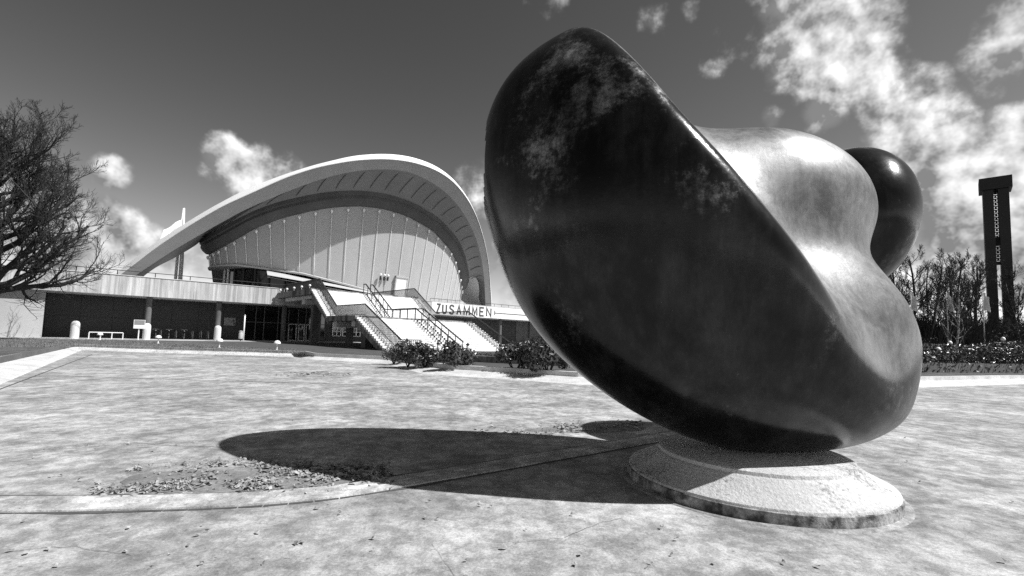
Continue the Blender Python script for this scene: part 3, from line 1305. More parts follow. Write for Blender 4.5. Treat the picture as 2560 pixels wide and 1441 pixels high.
# twin handrails down the middle
for sx in (S0 + 5.55, S0 + 6.35):
    k = MB()
    pth = [(Q1 - .5, Z_T)] + stair_path(0)[1:]
    for (qa, za), (qb, zb) in zip(pth, pth[1:]):
        k.bar(F(sx, qa, za + .92), F(sx, qb, zb + .92), .10, .085)
    for q in [Q1 - .45 + i * (Q2 - Q1 + .5) / 5 for i in range(6)] + [Q2 + 1.7, Q2 + 3.0, Q2 + 4.4] + [Q3 + i * (Q4 - Q3 - .15) / 6 for i in range(7)]:
        z = z_on(q)
        k.bar(F(sx, q, z - .15), F(sx, q, z + .92), .06)
    k.build('handrail', M['metal_dark'], st)
    k = MB()
    for q0, q1, z0, z1, nst in ((Q1, Q2, Z_T, ZM, 17), (Q3, Q4, ZM, ZB, 18)):
        for i in range(nst):
            q = q0 + (q1 - q0) * (i + .98) / nst
            z = z0 - (z0 - z1) * (i + 1) / nst
            fbox(k, sx - .09, sx + .09, q - .05, q + .06, z - .13, z + .01)
    k.build('step_blocks', M['metal_dark'], st, kind='stuff')  # small dark block on each step along the handrail line
for i in range(5):
    q = .7 + i * 2.25
    c = F(S0 - .02, q, 0)
    mb = MB()
    mb.tube([c + Vector((0, 0, Z_T - .1)), c + Vector((0, 0, Z_T + .18))], .025, 6)
    lp_ = mb.build('lamp_stem', M['white'], st)
    MB().lathe([(.02, -.12), (.10, -.07), (.13, 0), (.10, .09), (.02, .13)], 12, c + Vector((0, 0, Z_T + .27))).build('globe', M['lamp'], lp_, smooth=True)

# ------------------------------------------------------------------ auditorium hall with the arched roof
# wall: convex oval drum leaning outwards
QC, QD = -21.0, 14.0
LEAN = .16


def wall_pt(th_, z, sc, S, grow=0.0):
    e = LEAN * (z - Z_T) + grow
    return F(sc + (S + e) * math.cos(th_), QC + (QD + e) * math.sin(th_), z)


sc_, S_ = -30.0, 20.0
for _ in range(40):
    xs_ = [proj(wall_pt(math.pi * i / 60, 9.0, sc_, S_))[0] for i in range(-8, 69)]
    x0, x1 = min(xs_), max(xs_)
    e0, e1 = x0 - 528, x1 - 1152
    sc_ -= (e0 + e1) / 2 * .03
    S_ -= (e1 - e0) / 2 * .03
ring_px = [(505, 640), (530, 627), (560, 611), (640, 565), (701, 541), (793, 519), (845, 512), (899, 510), (961, 517), (1022, 537), (1083, 572), (1129, 624), (1146, 664), (1154, 706), (1160, 770)]
rx, ry = [p[0] for p in ring_px], [p[1] for p in ring_px]


def wall_top(th_):
    lo, hi = Z_T, 34.0
    for _ in range(40):
        z = (lo + hi) / 2
        x, y = proj(wall_pt(th_, z, sc_, S_))
        if y > interp(rx, ry, x):
            lo = z
        else:
            hi = z
    return lo


NT = 140
ths = [math.pi * 1.08 - (math.pi * 1.16) * i / NT for i in range(NT + 1)]
tops = [wall_top(t) for t in ths]
for _ in range(4):
    tops = [tops[0]] + [(tops[i - 1] + 2 * tops[i] + tops[i + 1]) / 4 for i in range(1, NT)] + [tops[-1]]
print('WALL', round(sc_, 2), round(S_, 2), [round(t, 1) for t in tops[::14]])
hall = thing('auditorium_hall', 'large auditorium hall under a sweeping white arched roof', 'hall', F(sc_, QC, Z_T))


def wall_bot(th_):
    """the drum floats over a glazed lobby on its left flank"""
    return interp([1.25, 1.75, 2.2, 2.7, 3.6], [5.82, 7.5, 9.2, 10.1, 10.1], th_)


mb = MB()
rows = []
for k in range(9):
    rows.append([wall_pt(t, wall_bot(t) + (tp - wall_bot(t)) * k / 8, sc_, S_) for t, tp in zip(ths, tops)])
mb.grid(rows)
mb.build('drum_wall', M['hallwall'], hall, smooth=True)
# rear half of the drum
mb = MB()
bth = [ths[-1] - (2 * math.pi - 1.16 * math.pi) * i / 24 for i in range(25)]
mb.grid([[wall_pt(t, Z_T, sc_, S_) for t in bth], [wall_pt(t, max(10.4, min(tops[0], tops[-1])), sc_, S_) for t in bth]])
mb.build('rear_wall', M['hallwall'], hall, smooth=True)
# bottom lip of the drum
mb = MB()
rows = []
for g, dz in ((-.3, -.02), (.28, -.02), (.32, .18), (.05, .30)):
    rows.append([wall_pt(t, wall_bot(t) + dz, sc_, S_, g) for t in ths if t > 1.0])
mb.grid(rows)
mb.build('drum_lip', M['soffit'], hall, smooth=True, angle=R(40))
# floor of the drum above the lobby
mb = MB()
vs = [wall_pt(t, wall_bot(t) + .02, sc_, S_) for t in ths if t > 1.3]
mb.add(vs + [F(sc_, QC, 10.0)], [(i, i + 1, len(vs)) for i in range(len(vs) - 1)])
mb.build('drum_floor', M['soffit'], hall)
# lobby glazing under it
lth = [3.32 - 1.9 * i / 14 for i in range(15)]
for i in range(14):
    a0, a1 = lth[i], lth[i + 1]
    mb = MB()
    p = [wall_pt(a0 - .01, Z_T, sc_, S_, -1.2), wall_pt(a1 + .01, Z_T, sc_, S_, -1.2)]
    mb.add([p[0], p[1], p[1] + Vector((0, 0, wall_bot(a1) - Z_T)), p[0] + Vector((0, 0, wall_bot(a0) - Z_T))], [(0, 1, 2, 3)])
    mb.build('lobby_pane', M['glass'], hall)
for a0 in lth:
    p = wall_pt(a0, Z_T, sc_, S_, -1.1)
    MB().bar(p, p + Vector((0, 0, wall_bot(a0) - Z_T + .02)), .22).build('lobby_mullion', M['white'] if a0 > 2.95 else M['metal_dark'], hall)
# vertical wall ribs with a lamp at each head
idx = [i for i in range(2, NT - 1)]
rib_th = []
t = math.pi * 1.02
while t > -.12:
    rib_th.append(t)
    t -= .098
for t in rib_th:
    tp = interp(ths[::-1], tops[::-1], t) - .9
    b_ = wall_bot(t) + .31
    k = MB()
    pts_ = [wall_pt(t, b_ + (tp - b_) * i / 6, sc_, S_, .12) for i in range(7)]
    k.tube(pts_, .042, 6)
    rb = k.build('wall_rib', M['white'], hall, smooth=True)
    c = wall_pt(t, tp + .1, sc_, S_, .22)
    MB().lathe([(.03, -.30), (.10, -.20), (.18, 0), (.18, .08), (.10, .2), (.02, .23)], 10, c).build('rib_lamp', M['lamp'], rb, smooth=True)
# side door high on the drum with wall lamps
dth = None
best = 1e9
for i in range(200):
    t = .3 + 1.6 * i / 200
    x, y = proj(wall_pt(t, 7.4, sc_, S_))
    if abs(x - 997) < best:
        best, dth = abs(x - 997), t
c = wall_pt(dth, Z_T, sc_, S_, .05)
tg = (wall_pt(dth - .01, Z_T, sc_, S_) - wall_pt(dth + .01, Z_T, sc_, S_)).normalized()
nrm = Vector((tg.y, -tg.x, 0))


def wbox(u0, u1, o0, o1, z0, z1):
    k = MB()
    q_ = []
    for z in (z0, z1):
        e = nrm * (LEAN * (z - Z_T))
        for u, o_ in ((u0, o1), (u1, o1), (u1, o0), (u0, o0)):
            q_.append(c + tg * u + nrm * o_ + e + Vector((0, 0, z - Z_T)))
    return k.hexa(q_)


dr = wbox(-.85, .85, -.1, .3, Z_T, 9.9).build('hall_door', M['white'], hall)
wbox(-1.05, -.86, -.1, .34, Z_T, 10.2).build('door_frame', M['frame'], dr)
wbox(.86, 1.05, -.1, .34, Z_T, 10.2).build('door_frame', M['frame'], dr)
wbox(-1.05, 1.05, -.1, .42, 9.92, 10.2).build('door_frame', M['frame'], dr)
for u in (-2.3, -2.9, -3.5):
    wl = wbox(u - .07, u + .07, .0, .3, 9.3, 9.85).build('wall_lamp', M['metal_dark'], hall)
    P_ = c + tg * u + nrm * (.2 + LEAN * 4.2) + Vector((0, 0, 10.05 - Z_T))
    MB().lathe([(.03, -.2), (.17, -.05), (.17, .08), (.03, .2)], 10, P_).build('lamp_shade', M['lamp'], wl, smooth=True)

# ring beam round the top of the drum
mb = MB()
rows = []
for g, dz in ((-.2, -.35), (.35, -.30), (.75, .10), (.95, .55), (.85, .95), (1.0, 1.05), (1.0, 1.55), (.3, 1.75)):
    rows.append([wall_pt(t, tp + dz, sc_, S_, g) for t, tp in zip(ths, tops)])
mb.grid(rows)
mb.build('ring_beam', M['ringdark'], hall, smooth=True, angle=R(35))

# the roof: rim traced as an arch leaning outwards
QA, KT = -17.5, .92
B_px = smooth_poly([(322, 700), (338, 690), (391, 654), (447, 618), (530, 570), (613, 524), (697, 488), (760, 463), (823, 442), (870, 431), (915, 425), (964, 423), (1006, 426), (1040, 435), (1067, 449), (1100, 469), (1129, 494), (1155, 526), (1174, 558), (1190, 594), (1202, 635), (1211, 696), (1214, 762), (1214, 790)], 120, 8)
A_px = smooth_poly([(290, 694), (308, 682), (391, 618), (474, 563), (558, 514), (641, 477), (716, 439 + 4), (793, 418), (884, 401), (961, 397), (1022, 403), (1083, 421), (1129, 449), (1165, 491), (1190, 537), (1208, 592), (1221, 653), (1228, 760), (1229, 790)], 120, 8)
W_px = smooth_poly([(280, 692), (297, 679), (363, 624), (447, 568), (530, 518), (613, 474), (697, 441), (780, 414), (884, 389), (961, 384), (1022, 390), (1083, 410), (1129, 441), (1166, 487), (1191, 535), (1209, 591), (1222, 653), (1230, 760), (1231, 790)], 120, 8)


def B3(u):
    return at_tilt(*poly_at(B_px, u), QA, KT)


def A3(u):
    return at_tilt(*poly_at(A_px, u), QA + .15, KT)


def W3(u):
    return at_tilt(*poly_at(W_px, u), QA - 1.6, KT)


ribs_px = [((647, 531), (671, 496)), ((696, 511), (722, 478)), ((742, 500), (772, 461)), ((790, 488), (823, 448)), ((835, 484), (872, 437)), ((880, 481), (919, 432)),
           ((919, 482), (963, 431)), ((956, 485), (1002, 436)), ((991, 494), (1037, 446)), ((1023, 504), (1065, 462)), ((1049, 519), (1090, 480)), ((1071, 536), (1112, 501)),
           ((1091, 555), (1129, 526)), ((1109, 573), (1143, 549)), ((1125, 594), (1155, 573)), ((1136, 613), (1164, 598)), ((1145, 634), (1173, 622)), ((1153, 656), (1178, 646)),
           ((1158, 680), (1184, 671)), ((1162, 700), (1185, 693)), ((1162, 720), (1185, 716))]


def inner_ring(th_):
    tp = interp(ths[::-1], tops[::-1], th_)
    return wall_pt(th_, tp + 1.5, sc_, S_, .9)


ring_scan = [(i, proj(inner_ring(math.pi * 1.08 - math.pi * 1.16 * i / 300))) for i in range(301)]
ring_scan = ring_scan[:max(range(301), key=lambda i: ring_scan[i][1][0]) + 1]


def th_near(q):
    i = min(ring_scan, key=lambda r: math.dist(r[1], q))[0]
    return math.pi * 1.08 - math.pi * 1.16 * i / 300


pairs = []
for lo_, hi_ in ribs_px:
    pairs.append((frac_of(B_px, hi_), th_near(lo_)))
us, ts = [pairs[0][0]], [pairs[0][1]]
for u, t in pairs[1:]:
    if u > us[-1] + .004:
        us.append(u)
        ts.append(min(t, ts[-1] - .01))
u_tip = frac_of(B_px, (556, 553))
us = [u_tip] + us + [1.0]
ts = [math.pi * 1.05] + ts + [min(ts[-1] - .05, -.2)]
for _ in range(3):
    ts = [ts[0]] + [(ts[i - 1] + 2 * ts[i] + ts[i + 1]) / 4 for i in range(1, len(ts) - 1)] + [ts[-1]]
D_px = [(350, 700), (360, 690), (391, 668), (447, 640), (500, 622)]
tip3 = inner_ring(math.pi * 1.05)


def I3(u):
    if u >= u_tip:
        return inner_ring(interp(us, ts, u))
    k = u / u_tip
    a = at_tilt(*poly_at(D_px, min(1, k * 1.0)), QA - 1.2, KT)
    w_ = max(0, (k - .55) / .45)
    w_ = w_ * w_ * (3 - 2 * w_)
    return a.lerp(tip3, w_)


NU = 180
UU = [i / NU for i in range(NU + 1)]
I_pts = [I3(u) for u in UU]
for _ in range(6):
    I_pts = [I_pts[0]] + [(I_pts[i - 1] + I_pts[i] * 2 + I_pts[i + 1]) / 4 for i in range(1, NU)] + [I_pts[-1]]
B_pts = [B3(u) for u in UU]
A_pts = [A3(u) for u in UU]
W_pts = [W3(u) for u in UU]
roof = MB()
rows = []
for k in range(7):
    f_ = k / 6
    sag = 4 * f_ * (1 - f_) * .35
    rows.append([b.lerp(i_, f_) + Vector((0, 0, sag)) for b, i_ in zip(B_pts, I_pts)])
roof.grid(rows[::-1])
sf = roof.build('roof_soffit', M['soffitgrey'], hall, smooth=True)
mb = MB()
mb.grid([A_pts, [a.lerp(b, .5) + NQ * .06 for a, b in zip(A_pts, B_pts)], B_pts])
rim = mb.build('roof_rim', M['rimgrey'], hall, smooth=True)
mb = MB()
mb.grid([[a + NQ * .12 - Vector((0, 0, .05)) for a in A_pts], [a + NQ * .14 + Vector((0, 0, .04)) for a in A_pts],
         [a.lerp(w_, .5) + Vector((0, 0, .02)) for a, w_ in zip(A_pts, W_pts)], W_pts])
mb.build('rim_capping', M['roofwhite'], rim, smooth=True, angle=R(40))
# saddle-shaped roof skin running back to the rear arch
rows = []
for k in range(13):
    f_ = k / 12
    row = []
    for w_ in W_pts:
        q = (w_ - P0).dot(NQ)
        s = (w_ - P0).dot(D)
        q2 = q + (2 * QC - 2 * q) * f_ if q > QC else q - 2 * f_
        dip = 1 - .24 * 4 * f_ * (1 - f_) * 1.0
        z = Z_T + (w_.z - Z_T) * dip
        row.append(F(s - 0 * f_, q2, z))
    rows.append(row)
mb = MB()
mb.grid(rows)
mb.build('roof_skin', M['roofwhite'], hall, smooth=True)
# recessed joints across the soffit, each a strip of its own
nrib = 29
ulist = [us[1] - .019 * j for j in range(7, 0, -1)] + us[1:-1]
for u in ulist:
    b, i_ = B3(u), I3(u)
    k = MB()
    k_pts = []
    for j in range(7):
        f_ = .12 + .74 * j / 6
        p = b.lerp(i_, f_) + Vector((0, 0, 4 * f_ * (1 - f_) * .35 - .06))
        k_pts.append(p)
    k.tube(k_pts, [.02] + [.055] * 5 + [.03], 5)
    k.build('soffit_rib', M['ringdark'], hall, smooth=True)

# small canopy wedge between lobby and terrace
mb = MB()
ca = [wall_pt(t, wall_bot(t) - .05, sc_, S_, .3) for t in (2.45, 1.5)]
mb.add([ca[0], ca[1], F((ca[1] - P0).dot(D) - .5, -3.2, 6.5), F((ca[0] - P0).dot(D) - 1.5, -5.5, 8.3)], [(0, 1, 2, 3)])
v4 = [v - Vector((0, 0, .25)) for v in mb.v]
mb.add(v4, [(3, 2, 1, 0)])
mb.build('entrance_canopy', M['soffit'], hall)

# ------------------------------------------------------------------ bare trees


def bare_tree(seed, height, spread, trunk_r, levels, counts, up=.25, droop=0.0, side=None, trunk_frac=.3, min_r=.008, wander=.22):
    """returns (trunk MB, crown MB) round the origin"""
    r_ = random.Random(seed)
    tr, cr = MB(), MB()

    def rv():
        return Vector((r_.gauss(0, 1), r_.gauss(0, 1), r_.gauss(0, 1)))

    def branch(p, d, length, r0, lev):
        nseg = 6 if lev == 0 else (6 if lev == 1 else (5 if lev == 2 else 3))
        pts, rad = [p.copy()], [r0]
        dd = d.copy()
        end = max(min_r * .7, r0 * (.30 if lev else .45))
        for i in range(nseg):
            k = (i + 1) / nseg
            dd = (dd + rv() * wander * (.35 if lev == 0 else .8) + Vector((0, 0, (up if lev else .25) * (k if lev < 2 else .6) - droop * (lev > 1))))
            dd.normalize()
            pts.append(pts[-1] + dd * (length / nseg))
            rad.append(r0 + (end - r0) * k)
        if lev <= 1:
            tr.tube(pts, rad, 8 if lev == 0 else 6)
        else:
            cr.tube(pts, rad, 4 if lev == 2 else 3, cap=False)
        if lev + 1 >= levels:
            return
        nc = counts[lev]
        for c_ in range(nc):
            f_ = (trunk_frac + (1 - trunk_frac) * (c_ + r_.random()) / nc) if lev == 0 else (.18 + .82 * (c_ + r_.random()) / nc)
            x = f_ * nseg
            i = min(nseg - 1, int(x))
            q = pts[i].lerp(pts[i + 1], x - i)
            ax = (pts[i + 1] - pts[i]).normalized()
            perp = rv()
            perp = (perp - ax * perp.dot(ax))
            perp.normalize()
            if lev == 0:
                if side is not None:
                    perp = (perp + side * .7)
                    perp.z *= .3
                    perp.normalize()
                a = R(r_.uniform(35, 78) * (1.1 - .45 * f_))
                ln = spread * r_.uniform(.65, 1.05) * (1.05 - .45 * f_)
            else:
                a = R(r_.uniform(25, 60))
                ln = length * r_.uniform(.35, .6) * (1.15 - .55 * f_)
            nd = (ax * math.cos(a) + perp * math.sin(a)).normalized()
            rr = max(min_r, min(rad[i] * .62, r0 * (.52 if lev == 0 else .5)) * (1 - .35 * f_))
            branch(q, nd, ln, rr, lev + 1)

    branch(Vector((0, 0, -.15)), Vector((0, 0, 1)), height, trunk_r, 0)
    return tr, cr


def place_tree(name, label, loc, mbs, mat_t=None, mat_c=None, group=None, rz=0):
    t_ = thing(name, label, 'tree', loc, group)
    for nm_, k, mt in (('trunk', mbs[0], mat_t or M['bark']), ('crown', mbs[1], mat_c or M['twig'])):
        ca_, sa_ = math.cos(rz), math.sin(rz)
        for v in k.v:
            v.x, v.y = v.x * ca_ - v.y * sa_ + loc[0], v.x * sa_ + v.y * ca_ + loc[1]
            v.z += loc[2]
        k.build(nm_, mt, t_, smooth=True)
    return t_


# big tree on the lawn at the left edge
lt = at_y(-28, 700, 33.0)
place_tree('bare_tree', 'big dark leafless tree with long drooping limbs beside the basin corner', (lt.x, lt.y, Z_G),
           bare_tree(11, 12.2, 8.6, .55, 5, (34, 12, 9, 7), up=.27, droop=.02, side=Vector((.55, -.1, 0)), trunk_frac=.18, min_r=.011))
lt = at_y(-230, 700, 41.0)
place_tree('bare_tree', 'leafless tree standing in front of the pale end wall', (lt.x, lt.y, Z_G),
           bare_tree(5, 12.0, 6.0, .35, 5, (14, 8, 6, 5), up=.18, side=Vector((.5, 0, 0)), min_r=.012))

# right-hand park: bank, trees, flags
bank = MB()
rows = []
for i in range(15):
    yy = 34 + i * 8
    row = []
    for j in range(16):
        xx = 18 + (yy - 34) * .55 + j * 7.5
        hgt = 0 if i == 0 or j == 0 else (yy - 34) * .052 + .25 * mnoise.noise(Vector((xx * .1, yy * .1, 0)))
        hgt = min(hgt, 3.6) * min(1, j / 3)
        row.append((xx, yy, Z_G + .006 + hgt))
    rows.append(row)
bank.grid(rows)
bank.build('grass_bank', M['lawn'], kind='structure', smooth=True)


def bank_z(x, y):
    return Z_G + max(0, min(3.6, (y - 34) * .052)) * max(0, min(1, (x - 18 - (y - 34) * .55) / 22.5))


def road_strip(pa, pb, wdt, name):
    mb_ = MB()
    rws = []
    for i in range(13):
        p = pa.lerp(pb, i / 12)
        d_ = (pb - pa).normalized()
        nn_ = Vector((-d_.y, d_.x, 0))
        rws.append([(q.x, q.y, bank_z(q.x, q.y) + .09) for q in (p - nn_ * wdt / 2, p + nn_ * wdt / 2)])
    mb_.grid(rws)
    return mb_.build(name, M['paving'], kind='structure')


road_strip(Vector((45, 56, 0)), Vector((92, 74, 0)), 2.6, 'park_path')

protos = []
specs = [(2245, 74, 640, 'tall slender leafless tree behind the flags, beside the sculpture', 21), (2285, 70, 632, 'leafless tree with a fan of upright branches behind the pale flag', 22),
         (2322, 78, 655, 'leafless tree in the middle of the park tree row', 23), (2368, 66, 636, 'broad leafless tree with dense twigs over the park lawn', 24),
         (2408, 72, 640, 'tall leafless tree of the park row next to the black tower', 25), (2440, 80, 652, 'thin leafless tree half hidden by the black tower', 26),
         (2548, 62, 690, 'dark leafless tree standing beyond the black tower', 27), (2215, 84, 690, 'low leafless tree seen past the edge of the sculpture', 28)]
for px, yy, topy, lab, sd_ in specs:
    b = at_y(px, 860, yy)
    zb_ = bank_z(b.x, b.y)
    top = at_y(px, topy, yy).z
    hh = top - zb_
    place_tree('bare_tree', lab, (b.x, b.y, zb_), bare_tree(sd_, hh * .93, hh * .34, hh * .016, 5, (15, 9, 6, 4), up=.34, min_r=.016, trunk_frac=.22),
               group=None)
# farther wood as one mass
wood = MB()
r_ = random.Random(77)
for i in range(1):
    pass
for k in range(26):
    px = r_.uniform(2190, 2640)
    yy = r_.uniform(92, 120)
    b = at_y(px, 860, yy)
    hh = r_.uniform(10, 15.5)
    tr_, cr_ = bare_tree(100 + k % 9, hh, hh * .33, .16, 4, (13, 8, 6), up=.3, min_r=.02)
    n0 = Vector((b.x, b.y, bank_z(b.x, b.y)))
    a_ = r_.uniform(0, 6.28)
    for q in (tr_, cr_):
        wood.add([(v.x * math.cos(a_) - v.y * math.sin(a_) + n0.x, v.x * math.sin(a_) + v.y * math.cos(a_) + n0.y, v.z + n0.z) for v in q.v], q.f)
for k in range(22):
    px = r_.uniform(-700, 120)
    yy = r_.uniform(105, 140)
    b = at_y(px, 800, yy)
    hh = r_.uniform(9, 13)
    tr_, cr_ = bare_tree(120 + k % 7, hh, hh * .36, .2, 4, (13, 8, 5), up=.2, min_r=.03)
    for q in (tr_, cr_):
        wood.add([(v.x + b.x, v.y + b.y, v.z + Z_G) for v in q.v], q.f)
for k in range(90):
    px = r_.uniform(2170, 2640)
    yy = r_.uniform(76, 112)
    b = at_y(px, 860, yy)
    z_ = bank_z(b.x, b.y)
    for i in range(70):
        a_, rr = r_.uniform(0, 6.28), r_.random() ** .5 * 2.4
        q = Vector((b.x + rr * math.cos(a_), b.y + rr * math.sin(a_), z_ - .1))
        e = Vector((r_.gauss(0, .3), r_.gauss(0, .3), 1)).normalized() * r_.uniform(2, 5.5)
        wood.tube([q, q + e * .5 + Vector((r_.gauss(0, .15), 0, 0)), q + e + Vector((r_.gauss(0, .4), r_.gauss(0, .4), 0))], [.05, .035, .015], 3, cap=False)
tag(wood.build('far_wood', M['twig'], kind='stuff'), 'mass of distant leafless trees behind the park', 'wood', kind='stuff')

# young birch in front of the path
b = at_y(2392, 860, 44)
place_tree('birch_tree', 'slim multi-stem birch with pale bark in front of the park path', (b.x, b.y, bank_z(b.x, b.y)),
           bare_tree(41, 7.0, 3.0, .09, 4, (16, 8, 6), up=.5, trunk_frac=.04, min_r=.012), M['birch'])


# flags on poles
def flagpole(px, yy, py_top, fl_top, fl_bot, fw, label, base_z, rad=.06, triple=False, group=None):
    b_ = at_y(px, 860, yy)
    top_ = at_y(px, py_top, yy).z
    t_ = thing('flagpole', label, 'flagpole', (b_.x, b_.y, base_z), group)
    mb_ = MB()
    if triple:
        for dx, dy in ((-.42, 0), (.42, 0), (0, .35)):
            mb_.tube([(b_.x + dx, b_.y + dy, base_z - .2), (b_.x + dx * .9, b_.y + dy * .9, base_z + (top_ - base_z) * .45), (b_.x + dx * .1, b_.y + dy * .1, top_)], [.22, .2, .10], 10)
    else:
        mb_.tube([(b_.x, b_.y, base_z - .2), (b_.x, b_.y, top_)], [rad, rad * .6], 8)
    mb_.build('pole', M['white'] if triple else M['metal_grey'], t_, smooth=True)
    z1, z0 = at_y(px, fl_top, yy).z, at_y(px, fl_bot, yy).z
    rws = []
    for i in range(13):
        u = i / 12
        rw = []
        for j in range(9):
            w_ = j / 8
            zz = z1 + (z0 - z1) * w_
            xx = fw * u * (.9 if fw > 0 else 1)
            ph = math.sin(u * 7 + w_ * 2.5) * .22 * u + math.sin(u * 3 + w_ * 5) * .1
            rw.append((b_.x + xx * (1 - .25 * (1 - w_)) * .8, b_.y - ph - abs(xx) * .6, zz - abs(fw) * .75 * u * (1 - .5 * w_) + .1 * math.sin(u * 5)))
        rws.append(rw)
    back_ = [[(p[0], p[1] + .02, p[2]) for p in rw] for rw in rws]
    mb_ = MB()
    mb_.grid(rws)
    mb_.grid([rw[::-1] for rw in back_])
    mb_.build('flag', M['cloth'], t_, smooth=True)
    return t_


b = at_y(424, 700, 72)
flagpole(432, 72, 520, 548, 596, -2.6, 'white three-legged flagpole with a flag flying behind the arched roof', Z_T, triple=True)
mb = MB()
for px, yy, lab in ((2281, 57, 'pale hanging flag on a pole nearest the sculpture edge'), (2371, 54, 'pale hanging flag on a pole in front of the park lawn'),
                    (2462, 56, 'pale hanging flag on a pole next to the black tower')):
    bb = at_y(px, 860, yy)
    flagpole(px, yy, 730, 733, 776, .55, lab, bank_z(bb.x, bb.y))

# ------------------------------------------------------------------ bell tower
TY = 107.0
tcx = at_y(2498, 700, TY).x
ttop = at_y(2490, 450, TY).z
tw = thing('bell_tower', 'tall black slab-sided bell tower with a projecting flat cap', 'tower', (tcx, TY, Z_G))
hw = 2.1
zt_ = ttop - 2.7
za, zb = -18, 18
rot = R(-43)


def tbox(x0, x1, y0, y1, z0, z1):
    k = MB()
    q_ = []
    for z in (z0, z1):
        for x, y in ((x0, y0), (x1, y0), (x1, y1), (x0, y1)):
            q_.append((tcx + x * math.cos(rot) - y * math.sin(rot), TY + x * math.sin(rot) + y * math.cos(rot), z))
    return k.hexa(q_)


for x0, x1 in ((-hw, -.36), (.36, hw)):
    for y0, y1 in ((-hw, -.36), (.36, hw)):
        tbox(x0, x1, y0, y1, Z_G - .5, zt_).build('slab_pier', M['tower'], tw)
tbox(-2.65, 2.65, -2.65, 2.65, zt_ + .002, ttop).build('cap', M['tower'], tw)
z = zt_ - 16.0
while z < zt_ - .6:
    for x in (-.3, .3):
        tbox(x - .05, x + .05, -.05, .05, z, z + .4).build('bell_hanger', M['bell'], tw) if False else None
    bl = MB()
    for x in (0.0,):
        cx_, cy_ = tcx + x * math.cos(rot), TY + x * math.sin(rot)
        bl.lathe([(.27, 0), (.22, .14), (.18, .36), (.13, .45), (.01, .48)], 10, (cx_, cy_, z))
    bl.build('bell', M['bell'], tw, smooth=True)
    tbox(-.358, .358, -.12, .12, z + .47, z + .68).build('bell_beam', M['tower'], tw)
    z += .85
tbox(-.356, .356, -.5, .5, zt_ - 12.5, zt_ - 10.6).build('keyboard_cabin', M['tower'], tw)
tbox(-.356, .356, -.5, .5, zt_ - 16.9, zt_ - 16.2).build('keyboard_cabin', M['tower'], tw)

# ------------------------------------------------------------------ shrubs, hedges, planting


def leaf_cloud(seed, n, center, rad, size, bottom=0.0, lumps=9):
    """small pointed leaves spread through lumpy clumps"""
    r_ = random.Random(seed)
    k = MB()
    cl_ = []
    for i in range(lumps):
        a, e = r_.uniform(0, 6.283), r_.uniform(-.2, 1.2)
        rr = r_.uniform(.35, .62)
        cl_.append((Vector((math.cos(a) * math.cos(e) * rad[0] * .62, math.sin(a) * math.cos(e) * rad[1] * .62, math.sin(e) * rad[2] * .55)), rr))
    for i in range(n):
        c_, rr = r_.choice(cl_)
        d_ = Vector((r_.gauss(0, 1), r_.gauss(0, 1), r_.gauss(0, 1))).normalized()
        f_ = r_.uniform(.55, 1.0)
        p = c_ + Vector((d_.x * rad[0], d_.y * rad[1], d_.z * rad[2])) * rr * f_
        P = Vector(center) + p
        if P.z < bottom:
            P.z = bottom + r_.uniform(0, .12)
        nrm_ = (d_ + Vector((r_.gauss(0, .5), r_.gauss(0, .5), r_.gauss(.35, .5)))).normalized()
        t_ = nrm_.orthogonal().normalized()
        t_ = Matrix.Rotation(r_.uniform(0, 6.28), 3, nrm_) @ t_
        w_ = nrm_.cross(t_)
        s_ = size * r_.uniform(.7, 1.35)
        k.add([P - t_ * s_, P + w_ * s_ * .42 + nrm_ * s_ * .12, P + t_ * s_, P - w_ * s_ * .42 + nrm_ * s_ * .12], [(0, 1, 2), (0, 2, 3)])
    return k


def shrub(px, py, yd, rx_, rz_, label, seed, n=1500, size=.085, mat=None):
    b_ = at_z(px, py, Z_G) if yd is None else at_y(px, py, yd)
    b_.z = Z_G - .1 if yd is None else 0.15
    t_ = thing('shrub', label, 'shrub', b_)
    leaf_cloud(seed, n, (b_.x, b_.y, b_.z + rz_ * .55), (rx_, rx_ * .85, rz_ * .88), size, b_.z + .05).build('foliage', mat or M['leaf'], t_)
    mb_ = MB()
    r_ = random.Random(seed)
    for i in range(9):
        a = r_.uniform(0, 6.28)
        e = Vector((math.cos(a) * rx_ * .6, math.sin(a) * rx_ * .5, rz_ * r_.uniform(.6, 1.0)))
        mb_.tube([b_ + Vector((0, 0, -.1)), b_ + e * .5 + Vector((0, 0, .05)), b_ + e], [.03, .02, .01], 5)
    mb_.build('stems', M['bark'], t_, smooth=True)
    return t_


shrub(985, 897, 24.5, .62, .55, 'small pale-leaved shrub at the left foot of the stairs', 50, 700, .07)
shrub(1020, 915, 22.6, .85, .80, 'round evergreen shrub left of the lamp at the stair foot', 51, 1700)
shrub(1062, 918, 22.0, .80, .78, 'round evergreen shrub touching its larger neighbour at the stair foot', 52, 1500)
shrub(1136, 922, 20.6, .80, .88, 'lone dark evergreen shrub standing in front of the stairs', 53, 1800)
shrub(1287, 930, 20.2, .95, .85, 'evergreen shrub at the right foot of the stairs', 54, 1900)
shrub(1370, 935, 19.2, 1.25, 1.15, 'largest evergreen shrub in front of the stairs, beside the sculpture', 55, 3000)
shrub(1330, 915, 25.5, 1.3, .95, 'evergreen shrub behind the largest one beside the stair end', 56, 2200)

